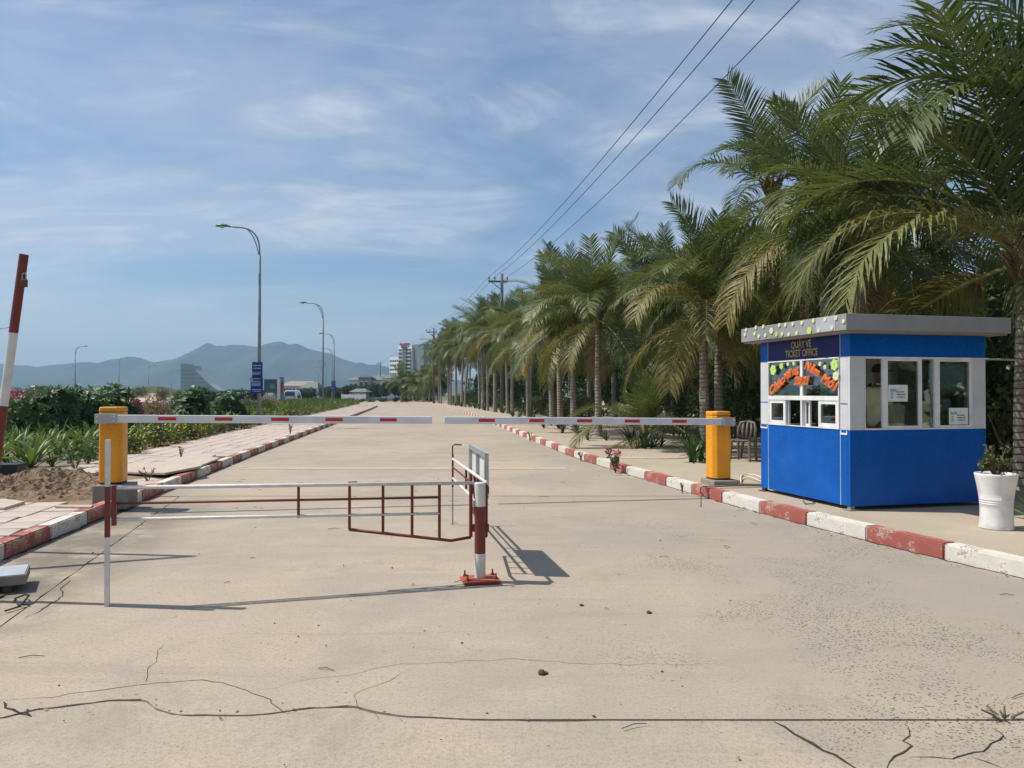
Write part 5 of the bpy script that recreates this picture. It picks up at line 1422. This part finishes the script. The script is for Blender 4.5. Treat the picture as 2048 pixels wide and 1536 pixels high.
# the bed farther on: one mass of strap leaves
def mass(name, label, area, n, mat, hgt, z=.12, leaf=.5, w=.03, mat2=None, p2=0, kind='stuff', fl=.07):
    r = random.Random(len(label)); m = MB()
    for i in range(n):
        x, y = area(r)
        hh = hgt * r.uniform(.55, 1.1) * (.75 + .5 * noise.noise(Vector((x * .35, y * .35, 3))))
        for k in range(3):
            d = (rdir(r) + Vector((0, 0, .9))).normalized()
            leaf_quad(m, Vector((x + r.uniform(-.2, .2), y + r.uniform(-.2, .2), z + max(0, hh - leaf * .7) * r.random())), d, rdir(r), leaf * r.uniform(.7, 1.2), w)
        if mat2 and r.random() < p2:
            c = Vector((x, y, z + hh))
            for k in range(3): leaf_quad(m, c + rdir(r) * .05, (rdir(r) + Vector((0, 0, .4))).normalized(), Vector((0, 0, 1)), fl, fl * .45, 1)
    o = m.build(name, [mat, mat2] if mat2 else mat); return tag(o, label, 'plants', kind=kind)
def area_far(r):
    D = 38 + 62 * r.random() ** .85; return lk(D) - LW - .6 - r.random() * 9, D
mass('lily_bed', 'bright green band of massed lilies running away beside the pavement', area_far, 7500, M_lilyb, .95, leaf=.6, w=.05)
def area_lawn(r):
    D = 20 + 30 * r.random(); return lk(D) - 9.3 - r.random() * 5, D
mass('ground_cover', 'low grey green ground cover behind the lilies', area_lawn, 3200, M_grassy, .45, leaf=.3, w=.02)
# yellow flowering plants along the edge of the bed: individual mounds
def lantana(seed, m2):
    return crown_mesh('foliage', seed, 420, .17, .045, [M_lily if seed % 2 else M_shrub, m2], flowers=.085, fl_size=.16, blobs=6)
LM = [lantana(80, M_yellow), lantana(81, M_yellow), lantana(82, M_yellow), lantana(84, M_magenta)]
k = 0
D = 16.6
while D < 46:
    for row in range(2):
        if rnd.random() < (.22, .45)[row]: continue
        x = lk(D) - LW - .45 - row * .55 + rnd.uniform(-.12, .12)
        o = empty('flower_mound', (x, D + rnd.uniform(-.2, .2), .12), rnd.uniform(0, 6), 'low mound of yellow flowers at the edge of the left bed', 'plant', 'low flower mounds edging the bed')
        km = rnd.choice((0, 1, 2, 0, 1, 3) if row == 0 else (0, 1, 2))
        if km == 3: o['label'] = 'low mound of pink flowers among yellow ones at the bed edge'; 
        s = rnd.uniform(.30, .46); put('foliage', LM[km], o, (0, 0, s * .55), (0, 0, 0), (s * 1.2, s * 1.2, s))
    D += .62 + .012 * D
# small weeds
def weed(px, py, z, h, label, flower=None, n=26, spread=.4):
    q = G(px, py, z); r = random.Random(int(px * 7 + py)); o = empty('weed', (q.x, q.y, z), 0, label, 'plant')
    st, lf, fl_ = MB(), MB(), MB()
    for k in range(7):
        a = r.uniform(0, 6.28); top = Vector((math.cos(a) * spread * h * r.uniform(.3, 1), math.sin(a) * spread * h * r.uniform(.3, 1), h * r.uniform(.6, 1)))
        st.tube([(0, 0, -.03), top * .5 + Vector((0, 0, .05 * h)), top], [.008, .006, .004], 5)
        for j in range(n // 3):
            t = r.uniform(.3, 1); p = top * t; leaf_quad(lf, p, (rdir(r) + Vector((0, 0, .5))).normalized(), rdir(r), .16 * h * r.uniform(.7, 1.5), .035 * h)
        if flower:
            for j in range(5): leaf_quad(fl_, top + rdir(r) * .06 * h, rdir(r), rdir(r), .13 * h, .06 * h)
    st.build('stem', M_stem, o); lf.build('leaf', M_shrub if flower else M_frang, o)['kind'] = 'stuff'
    if flower: fl_.build('blossom', flower, o)['kind'] = 'stuff'
weed(1231, 944, .02, .48, 'pink flowering oleander weed growing from the right kerb', M_pink, 40, .45)
weed(1162, 921, .02, .22, 'dry reddish weed sprouting at the right kerb farther on', M_redfl, 18, .4)
weed(1060, 882, .02, .35, 'dry bare weed at the far stretch of right kerb', None, 14, .3)
weed(1365, 984, .02, .16, 'tiny green weed in the white kerb stone before the orange cabinet', None, 18, .25)
weed(362, 914, .15, .22, 'weed with pink flowers between the loose slabs on the left', M_pink, 24, .5)
weed(296, 962, .15, .22, 'green weed with one pink bloom beside the left plinth', M_pink, 30, .6)
weed(580, 868, .15, .4, 'grey green weed on the left pavement near the kerb', None, 20, .3)
weed(198, 1000, .15, .16, 'small yellow green seedling at the left plinth foot', None, 18, .4)
weed(150, 938, .12, .62, 'grey green weed bush on the bare soil before the lilies', None, 60, .55)
weed(175, 930, .12, .55, 'second grey green weed bush, touching the orange cabinet', None, 60, .55)
weed(6, 985, .15, .25, 'magenta flower stalk in front of the black planter', M_magenta, 20, .4)
weed(70, 985, .12, .12, 'low green tuft at the back of the sand heap', None, 24, .8)
weed(2010, 1442, -.01, .05, 'flat grassy tuft in the near road joint at right', None, 120, 2.4)
# plant in the pot
o = empty('pot_plant', (pot.location.x, pot.location.y, .145 + .545), 0, 'small woody reddish green shrub growing in the tall white pot', 'plant')
r = random.Random(5); st, lf, l2 = MB(), MB(), MB()
for k in range(9):
    a = r.uniform(0, 6.28); top = Vector((math.cos(a) * r.uniform(.05, .22), math.sin(a) * r.uniform(.05, .22), r.uniform(.12, .34)))
    st.tube([(0, 0, 0), top * .5 + Vector((0, 0, .03)), top], [.012, .009, .005], 6)
    for j in range(26): leaf_quad(lf if j % 3 else l2, top * r.uniform(.45, 1.08) + rdir(r) * .025, (rdir(r) + Vector((0, 0, .3))).normalized(), rdir(r), r.uniform(.04, .09), .014)
st.build('stem', M_stem, o); lf.build('leaf', M_croton, o)['kind'] = 'stuff'; l2.build('leaf', M_shrub, o)['kind'] = 'stuff'
q = G(2042, 1040, .15); clump(q.x + .12, q.y, .14, .42, 'bright strap leaved plant at the right edge beside the white pot', 'l', True)
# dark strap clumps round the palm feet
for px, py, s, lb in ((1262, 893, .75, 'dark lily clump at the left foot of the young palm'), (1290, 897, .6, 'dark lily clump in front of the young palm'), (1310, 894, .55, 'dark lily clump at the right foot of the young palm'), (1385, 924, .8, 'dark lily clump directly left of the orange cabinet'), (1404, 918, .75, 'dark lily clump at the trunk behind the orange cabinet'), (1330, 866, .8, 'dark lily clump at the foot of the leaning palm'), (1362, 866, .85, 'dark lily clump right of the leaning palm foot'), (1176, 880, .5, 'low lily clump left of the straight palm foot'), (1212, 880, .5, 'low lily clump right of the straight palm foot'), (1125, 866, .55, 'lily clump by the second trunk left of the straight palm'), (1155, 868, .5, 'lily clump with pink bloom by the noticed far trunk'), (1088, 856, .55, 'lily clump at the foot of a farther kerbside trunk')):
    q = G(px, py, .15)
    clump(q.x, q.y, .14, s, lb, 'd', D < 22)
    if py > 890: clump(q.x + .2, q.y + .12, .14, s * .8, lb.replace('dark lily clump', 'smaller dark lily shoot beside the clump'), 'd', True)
# understory behind the palms
hedge = 'dark shrubs closing the view behind the palms'
k = 0; ordx = ['first', 'second'] + ordn
for px, top, D, rx, kind, lb in (
    (1470, 700, 23, 1.3, 'feather', 'feathery dark shrub just left of the booth'), (1530, 690, 24, 1.4, 'feather', 'feathery dark shrub behind the left edge of the booth'), (1420, 720, 27, 1.5, 'feather', 'feathery dark shrub behind the orange cabinet'),
    (1590, 640, 23, 1.6, 'shrub', 'leafy green shrub showing above the left end of the booth roof'), (1990, 640, 15, 1.1, 'redshrub', 'dense shrub with red flowers right behind the booth corner'), (2030, 760, 13.4, .9, 'olive', 'pale green shrub low behind the booth right corner'), (2080, 700, 14.5, 1.2, 'shrub', 'dark shrub behind the ringed palm trunk'), (1975, 800, 14.2, .8, 'shrub', 'low dark shrub beside the booth right corner'), (1900, 600, 20, 1.8, 'redshrub', 'tall shrub with red blooms behind the booth'), (1760, 600, 22, 1.8, 'shrub', 'tall dark shrub behind the middle of the booth'), (1680, 600, 24, 1.8, 'shrub', 'tall dark shrub behind the palms back of the booth'), (2120, 560, 17, 2, 'shrub', 'tall dark shrub at the right edge behind the palms')):
    zt_ = crown_z(top, D); bush(kind, at_px(px, D), D, .1, rx * 1.2, rx, max(.6, zt_ / 1.62), lb, None)
for D, off, rr, h in ((26, 8.6, 1.5, 3.0), (29, 7.4, 1.5, 3.1), (32, 9.2, 1.7, 3.6), (35, 8, 1.6, 3.2), (39, 8.8, 1.8, 3.8), (43, 8.2, 1.7, 3.6), (48, 9, 1.9, 4), (53, 8.4, 1.8, 3.8), (59, 8.8, 2, 4.2), (66, 8.6, 2.1, 4.2), (74, 8.8, 2.2, 4.4), (83, 8.4, 2.2, 4.4), (94, 8.4, 2.4, 4.6), (106, 8, 2.6, 4.8), (22, 12, 1.8, 4.2), (26, 13, 2, 4.8), (31, 13.5, 2.1, 5), (37, 13.5, 2.2, 5.2)):
    bush('shrub', rk(D) + off + rnd.uniform(-.4, .4), D, .1, rr * 1.15, rr, h / 1.62, 'dark broadleaf shrub in the shade behind the palm rows, %s counting away from the booth' % (ordx[k]), hedge); k += 1
k = 0; D = 37.0
while D < 104:
    h = rnd.uniform(.8, 1.9); bush(rnd.choice(('shrub', 'shrub', 'olive')), rk(D) + 4.4 + rnd.uniform(-.5, .6), D, .1, rnd.uniform(.8, 1.4), rnd.uniform(.8, 1.3), h / 1.62, 'low undergrowth shrub between the kerbside palms and the second row', 'undergrowth shrubs among the palm trunks')
    D += rnd.uniform(1.8, 3.4)
D = 31.0
while D < 90:
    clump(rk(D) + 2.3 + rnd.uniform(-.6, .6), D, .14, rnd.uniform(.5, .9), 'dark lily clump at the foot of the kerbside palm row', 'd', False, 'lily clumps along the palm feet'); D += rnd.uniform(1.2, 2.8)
bg_ = 'dense trees backing the palm grove'; k = 0
for D, off, h in ((17, 14, 5.6), (20.5, 15.5, 6), (24, 16.5, 6.4), (28, 16.5, 6.2), (33, 17, 6.6), (39, 17, 6.8), (46, 16.5, 6.8), (54, 16, 7), (63, 15.5, 7), (73, 15, 7.2), (84, 14.5, 7), (96, 14, 7.2), (110, 13, 7.4)):
    tree(rk(D) + off, D, .0, h, h * .42, 'dark broadleaf tree at the back of the palm grove, %s counting away from the booth' % ordx[k], bg_); k += 1
# far greenery at the end of the road
for (x, y, h), lb in zip(((10.2, 6.0, 5.2), (11.0, 2.6, 5.8), (13.5, 4.6, 6.0), (12.2, -1.5, 6.0), (15.0, .5, 6.4)), ('beside the pot corner', 'nearest the camera side', 'standing back from the pavement', 'behind the camera position', 'farthest to the right')):
    tree(x, y, .1, h, h * .58, 'leafy tree outside the right edge, %s, mirrored in the booth panes' % lb, 'trees outside the right edge')
for x, y, lb in ((9.4, 4.4, 'nearest the booth'), (10.2, .6, 'behind the camera side'), (11.4, 6.9, 'behind the pot'), (10.6, 2.9, 'in the middle')):
    bush('shrub', x, y, .1, 1.5, 1.3, 1.5, 'shrub outside the right edge under the trees, ' + lb, 'shrubs outside the right edge')
fg = 'trees beyond the far end of the road'; k = 0
for px, top, D, r_ in ((690, 770, 170, 3.4), (708, 768, 180, 4), (722, 771, 165, 3), (738, 767, 172, 3.6), (756, 766, 168, 3.4), (772, 764, 160, 3.4), (790, 762, 158, 3.4), (820, 755, 150, 3.6), (838, 745, 146, 3.8), (855, 738, 140, 4), (668, 772, 190, 3), (875, 735, 138, 4)):
    h = crown_z(top, D) + .1; tree(at_px(px, D), D, -.1, h, min(r_ * 1.2, h * .58), 'green tree beyond the far end of the road, at %s' % (('the left end', 'the dark roofed block', 'the green roofed shed', 'the low house', 'the hotel wing', 'the hotel foot', 'the white annex', 'the short palm', 'the row end', 'the last palms', 'the third lamp', 'the back of the last palms')[k]), fg); k += 1
for px, top, D in ((700, 795, 128), (722, 796, 126), (745, 794, 128), (768, 795, 130), (790, 793, 130), (812, 793, 131), (835, 792, 132), (858, 791, 130)):
    pxbush('olive' if px % 2 else 'shrub', px - 14, px + 14, top, D, 'low hedge bush closing the far end of the road, %s from the left' % ordx[(px - 700) // 22], None, 'hedge_bush', -.1, 'low hedge bushes at the far end of the road')

# ------------------------------------------------------------------ far buildings and traffic
def pxrect(p0, p1, D): return at_px(p0, D), at_px(p1, D)
def zc_(py, D): return crown_z(py, D)
# stepped pale hotel
D = 620
o = empty('stepped_hotel', (at_px(398, D), D, 0), 0, 'pale stepped hotel block sloping down to the right before the mountains', 'building')
X = lambda p: at_px(p, D) - at_px(398, D)
m = MB(); prof = [(X(361), 0), (X(436), 0), (X(436), zc_(781, D)), (X(418), zc_(768, D)), (X(412), zc_(762, D)), (X(386), zc_(736, D)), (X(384), zc_(731, D)), (X(371), zc_(731, D)), (X(370), zc_(727, D)), (X(361), zc_(727, D))]
n = len(prof); vs = [(x, 0, z) for x, z in prof] + [(x, 16, z) for x, z in prof]
m.add(vs, [tuple(range(n)), tuple(range(n, 2 * n))[::-1]] + [(i, n + i, n + (i + 1) % n, (i + 1) % n) for i in range(n)]); m.build('wall', M_hpale, o)
for p in (386.5, 417):
    MB().bx(X(p) - .35, X(p) + .35, -.4, 0, 0, zc_(737 if p < 400 else 768, D)).build('rib', M_hgrey, o)
for k in range(11):
    z = 3.2 * k + 3; xr = X(384) if z > zc_(745, D) else min(X(434), lerp(X(436), X(386), (z - zc_(781, D)) / (zc_(736, D) - zc_(781, D))) - 1.5)
    if z < zc_(735, D): MB().bx(X(362.5), xr, -.25, 0, z, z + .8).build('window', M_hgrey, o)
# white hotel
D = 330
o = empty('white_hotel', (at_px(808, D), D, 0), R(-44), 'white multi storey hotel with balconies and a side wing coloured grey for shade', 'building')
o.scale = (1.25, 1, 1)
X = lambda p: at_px(p, D) - at_px(810, D)
ztop = zc_(691, D)
MB().bx(X(795), X(829.5), 0, 14, 0, ztop).build('tower', M_hwhite, o)
MB().bx(X(829.6), X(854), 1, 13, 0, zc_(690, D)).build('side_wing', M_hgrey, o)  # the grey puts the shade on this side of the hotel into its colour
nst = 11
for k in range(nst):
    z = ztop - 1.6 - k * (ztop - 4) / nst
    wn_ = MB().bx(X(796), X(828.5), -.05, .2, z - .9, z + .1).build('window', M_wind, o)
    MB().bx(X(795), X(829), -.9, -.1, z - 1.1, z - .85).build('balcony', M_hwhite, o)
for p in (811, 815): MB().bx(X(p) - .25, X(p) + .25, -1.1, 0, 0, ztop).build('fin', M_hgrey, o)
for k in range(8):
    MB().bx(X(833) + k * .62, X(833) + k * .62 + .3, .9, 1, zc_(745, D), zc_(694, D)).build('rib', M_hpale, o)
sgn = MB()
for k in range(9): sgn.bx(X(800) + k * .62, X(800) + k * .62 + .42, -.3, -.1, ztop + .1, ztop + .9 + .25 * (k in (0, 5)))
sgn.build('roof_sign', M_bannerr, o)
MB().bx(X(757), X(795), 3, 15, 0, zc_(712, D)).build('low_wing', M_hwhite, o)
for k in range(7):
    z = zc_(712, D) - 1.3 - k * 1.9
    for j in range(6):
        xx = X(758.5) + j * 1.3; MB().bx(xx, xx + .95, 2.92, 3.05, z - .8, z).build('window', M_wind, o)
MB().bx(X(768), X(775), 5, 7, zc_(712, D), zc_(705, D)).build('roof_tank', M_hgrey, o)
MB().bx(X(781), X(795), 5, 9, zc_(712, D), zc_(709, D)).build('roof_shed', M_hgrey, o)
# low house with green roof
def house(name, p0, p1, ytop, yeave, D, wall, roof, label, nwin=6, dp=9, base=-.1):
    o = empty(name, (at_px((p0 + p1) / 2, D), D, base), 0, label, 'building')
    w = (p1 - p0) / F * D; ze, zt_ = zc_(yeave, D) - base, zc_(ytop, D) - base
    MB().bx(-w / 2, w / 2, 0, dp, 0, ze).build('wall', wall, o)
    m = MB(); e = .6
    m.add([(-w / 2 - e, -e, ze + .01), (w / 2 + e, -e, ze + .01), (w / 2 + e, dp + e, ze + .01), (-w / 2 - e, dp + e, ze + .01), (-w / 2 + w * .12, dp / 2, zt_), (w / 2 - w * .12, dp / 2, zt_)], [(0, 1, 5, 4), (1, 2, 5), (2, 3, 4, 5), (3, 0, 4), (3, 2, 1, 0)])
    m.build('roof', roof, o)
    for k in range(nwin):
        x = -w / 2 + w * (k + .5) / nwin; ww = w / nwin * .28
        f = MB().bx(x - ww - .06, x + ww + .06, -.06, .0, ze * .38, ze * .84).build('window', M_hwhite, o); MB().bx(x - ww, x + ww, -.09, -.061, ze * .42, ze * .8).build('pane', M_wind, f)
    return o
house('green_roof_house', 698, 762, 752, 760, 200, M_hwhite, M_roofg, 'low white house with a grey green hipped roof left of the white hotel', 7)
house('white_annex', 745, 800, 748, 756, 215, M_hwhite, M_roofg, 'white building with green roof under the hotel', 6)
house('dark_roof_house', 717, 738, 751, 755, 195, M_hpale, M_roofd, 'small block with a flat dark roof on the green roofed house', 2, 6)
house('tan_roof_house', 563, 628, 762, 772, 230, M_hwhite, M_rooft, 'white villa with a wide tan roof beyond the van', 9)
house('gabled_house', 603, 632, 764, 777, 226, M_hwhite, M_roofg, 'gabled white entrance pavilion at the right of the tan roofed villa', 5)
house('roadside_shed', 704, 729, 777, 784, 150, M_hgrey, M_roofg, 'small shed with a green metal roof behind the far hedge', 3, 5)
w_ = empty('boundary_wall', (at_px(708, 146), 146, -.1), 0, 'pale low boundary wall before the green roofed shed', 'wall')
MB().bx(-2.4, 2.1, 0, .2, 0, zc_(789, 146) + .1).build('wall', M_hwhite, w_)
for x in (-2.4, -.9, .6, 2.0): MB().bx(x, x + .22, -.04, .24, 0, zc_(787.5, 146) + .1).build('pillar', M_hwhite, w_)
# billboard with two pylons
D = 112; o = empty('billboard', (at_px(541, D), D, -.1), 0, 'dark teal roadside billboard beside the bannered lamp', 'billboard')
X = lambda p: at_px(p, D) - at_px(541, D)
MB().bx(X(528), X(553.5), 0, .2, zc_(784, D), zc_(757, D)).build('board', M_teald, o)
MB().bx(X(528), X(553.5), -.05, -.001, zc_(757.5, D), zc_(756.5, D)).build('frame', M_galv, o)
MB().bx(X(540), X(550), -.03, -.001, zc_(776, D), zc_(767, D)).build('print', M_hgrey, o)
for p in (533, 548): MB().tube([(X(p), .3, 0), (X(p), .3, zc_(760, D))], .1, 8).build('post', M_galv, o)
o = empty('pylon', (at_px(557, 112), 112, -.1), 0, 'white pylon sign between the billboard and the dark pylon', 'pylon sign'); MB().bx(-.18, .18, 0, .3, 0, zc_(758, D) + .1).build('body', M_hwhite, o); MB().bx(-.24, .24, -.05, .35, 0, .3).build('base', M_conc, o)
o = empty('pylon', (at_px(563, 112.5), 112.5, -.1), 0, 'dark red and blue pylon sign right of the white one', 'pylon sign'); MB().bx(-.3, .3, 0, .3, 0, zc_(754, D) + .1).build('body', M_hgrey, o); MB().bx(-.2, .2, -.03, -.001, 1.6, 3.2).build('print', M_bannerr, o)
# van seen from behind
D = 118; o = empty('van', (at_px(579.5, D), D, -.12), R(3), 'white passenger van driving away on the left road', 'van')
body = MB(); cs_ = [(-.88, .35), (-.93, .5), (-.94, 1.1), (-.84, 1.75), (-.7, 2.0), (-.55, 2.08), (.55, 2.08), (.7, 2.0), (.84, 1.75), (.94, 1.1), (.93, .5), (.88, .35)]
n = len(cs_); vs = [(x * f, y, .35 + (z - .35) * g) for y, f, g in ((-.02, .94, .95), (.05, 1, 1), (3.6, 1, 1), (4.3, .96, .62), (4.9, .9, .45)) for x, z in cs_]
body.add(vs, [(j * n + i, j * n + (i + 1) % n, (j + 1) * n + (i + 1) % n, (j + 1) * n + i) for j in range(4) for i in range(n)] + [tuple(range(n)), tuple(range(4 * n, 5 * n))[::-1]])
body.build('body', M_carw, o, smooth=False)
MB().bx(-.72, .72, -.06, .0, 1.18, 1.78).build('rear_window', M_wind, o); MB().bx(-.9, .9, -.14, -.0, .38, .56).build('bumper', M_hgrey, o)
for s in (-1, 1):
    MB().bx(.76 * s - .08, .76 * s + .08, -.05, .0, .75, 1.15).build('tail_light', M_bannerr, o)
    for y in (.9, 3.7): MB().tube([(.78 * s, y, .34), (.95 * s, y, .34)], .34, 14).build('wheel', M_tyre, o)
MB().bx(-.26, .26, -.055, -.001, .62, .76).build('number_plate', M_bannerw, o)
q = AT(598, 800, 104); person((q.x, q.y, -.12), R(100), 'small distant person in blue clothes standing at the roadside right of the van', M_bluecloth, M_bluecloth, 1.6)

# ------------------------------------------------------------------ litter on the road
m = MB(); r = random.Random(3)
for i in range(210):
    D = 2.6 + 16 * r.random() ** 1.6; x = r.uniform(lk(D) + .1, rk(D) - .1); s = r.choice((.004, .005, .006, .007, .009, .012)) * r.uniform(.7, 1.2)
    M = Matrix.Rotation(r.uniform(0, 6), 3, 'Z') @ Matrix.Rotation(r.uniform(-.3, .3), 3, 'X')
    vs = [M @ Vector((a * s * r.uniform(.7, 1.3), b_ * s * r.uniform(.7, 1.3), c * s * .6)) + Vector((x, D, s * .5)) for a, b_, c in ((-1, 0, 0), (1, 0, 0), (0, -1, 0), (0, 1, 0), (0, 0, -1), (0, 0, 1))]
    m.add(vs, [(0, 2, 5), (2, 1, 5), (1, 3, 5), (3, 0, 5), (2, 0, 4), (1, 2, 4), (3, 1, 4), (0, 3, 4)], r.choice((0, 0, 1)))
for i in range(46):
    D = 2.8 + 13 * r.random() ** 1.5; x = r.uniform(lk(D) + .2, rk(D) - .2); a = r.uniform(-.5, .5) + (0 if r.random() < .6 else 1.5); l = r.uniform(.03, .16)
    p = Vector((x, D, .006)); d = Vector((math.cos(a), math.sin(a), 0)); m.tube([p, p + d * l * .5 + Vector((0, .01, .006)), p + d * l], [.0025, .003, .002], 4, 2)
for i in range(60):
    D = 3 + 14 * r.random(); x = rk(D) - .03 - .15 * r.random() ** 2; leaf_quad(m, Vector((x, D, .012)), Vector((math.cos(i), math.sin(i), .05)), Vector((0, 0, 1)), r.uniform(.03, .07), .012, 2)
for i in range(70):
    x = r.uniform(-3.3, .1); yb = J1 + jag(x) + r.gauss(0, .05); q = r.choice((.002, .003, .004, .006, .009))
    m.add([(x + a * q * r.uniform(.6, 1.5), yb + b_ * q * r.uniform(.6, 1.4), .002 + c * q * .5 + q * .3) for a, b_, c in ((-1, 0, 0), (1, 0, 0), (0, -1, 0), (0, 1, 0), (0, 0, -1), (0, 0, 1))], [(0, 2, 5), (2, 1, 5), (1, 3, 5), (3, 0, 5), (2, 0, 4), (1, 2, 4), (3, 1, 4), (0, 3, 4)], 3)
o = m.build('road_litter', [M_rust, M_conc, M_stem, M_conc]); tag(o, 'scattered pebbles, twigs and dry leaves on the road', 'litter', kind='stuff')
for px, py, s, lb in ((1083, 1349, .022, 'dark pebble lying alone in the near middle of the road'), (1297, 1227, .016, 'small dark pebble in the right half of the road'), (1162, 1212, .013, 'tiny dark stone near the shadow of the gate board')):
    q = G(px, py); mm = MB()
    mm.lathe([(0, 0), (s * .8, .1 * s), (s, .6 * s), (s * .6, 1.15 * s), (0, 1.3 * s)], 9); mm.lathe([(0, 0), (s * .5, .1 * s), (s * .6, .4 * s), (0, .8 * s)], 7, c=(s * 1.2, .3 * s, 0))
    tag(mm.build('pebble', M_rust, loc=(q.x, q.y, .001)), lb, 'pebble')

# ------------------------------------------------------------------ air
t = NT('haze_air'); pv = t.node('ShaderNodeVolumePrincipled', {'Color': (.46, .72, 1.0), 'Density': .00027, 'Anisotropy': .2})
t.l.new(pv.outputs[0], t.out.inputs['Volume'])
hz = MB().bx(-4600, 4600, -80, 4300, -1.2, 240)
tag(hz.build('haze', t.mat), kind='stuff')
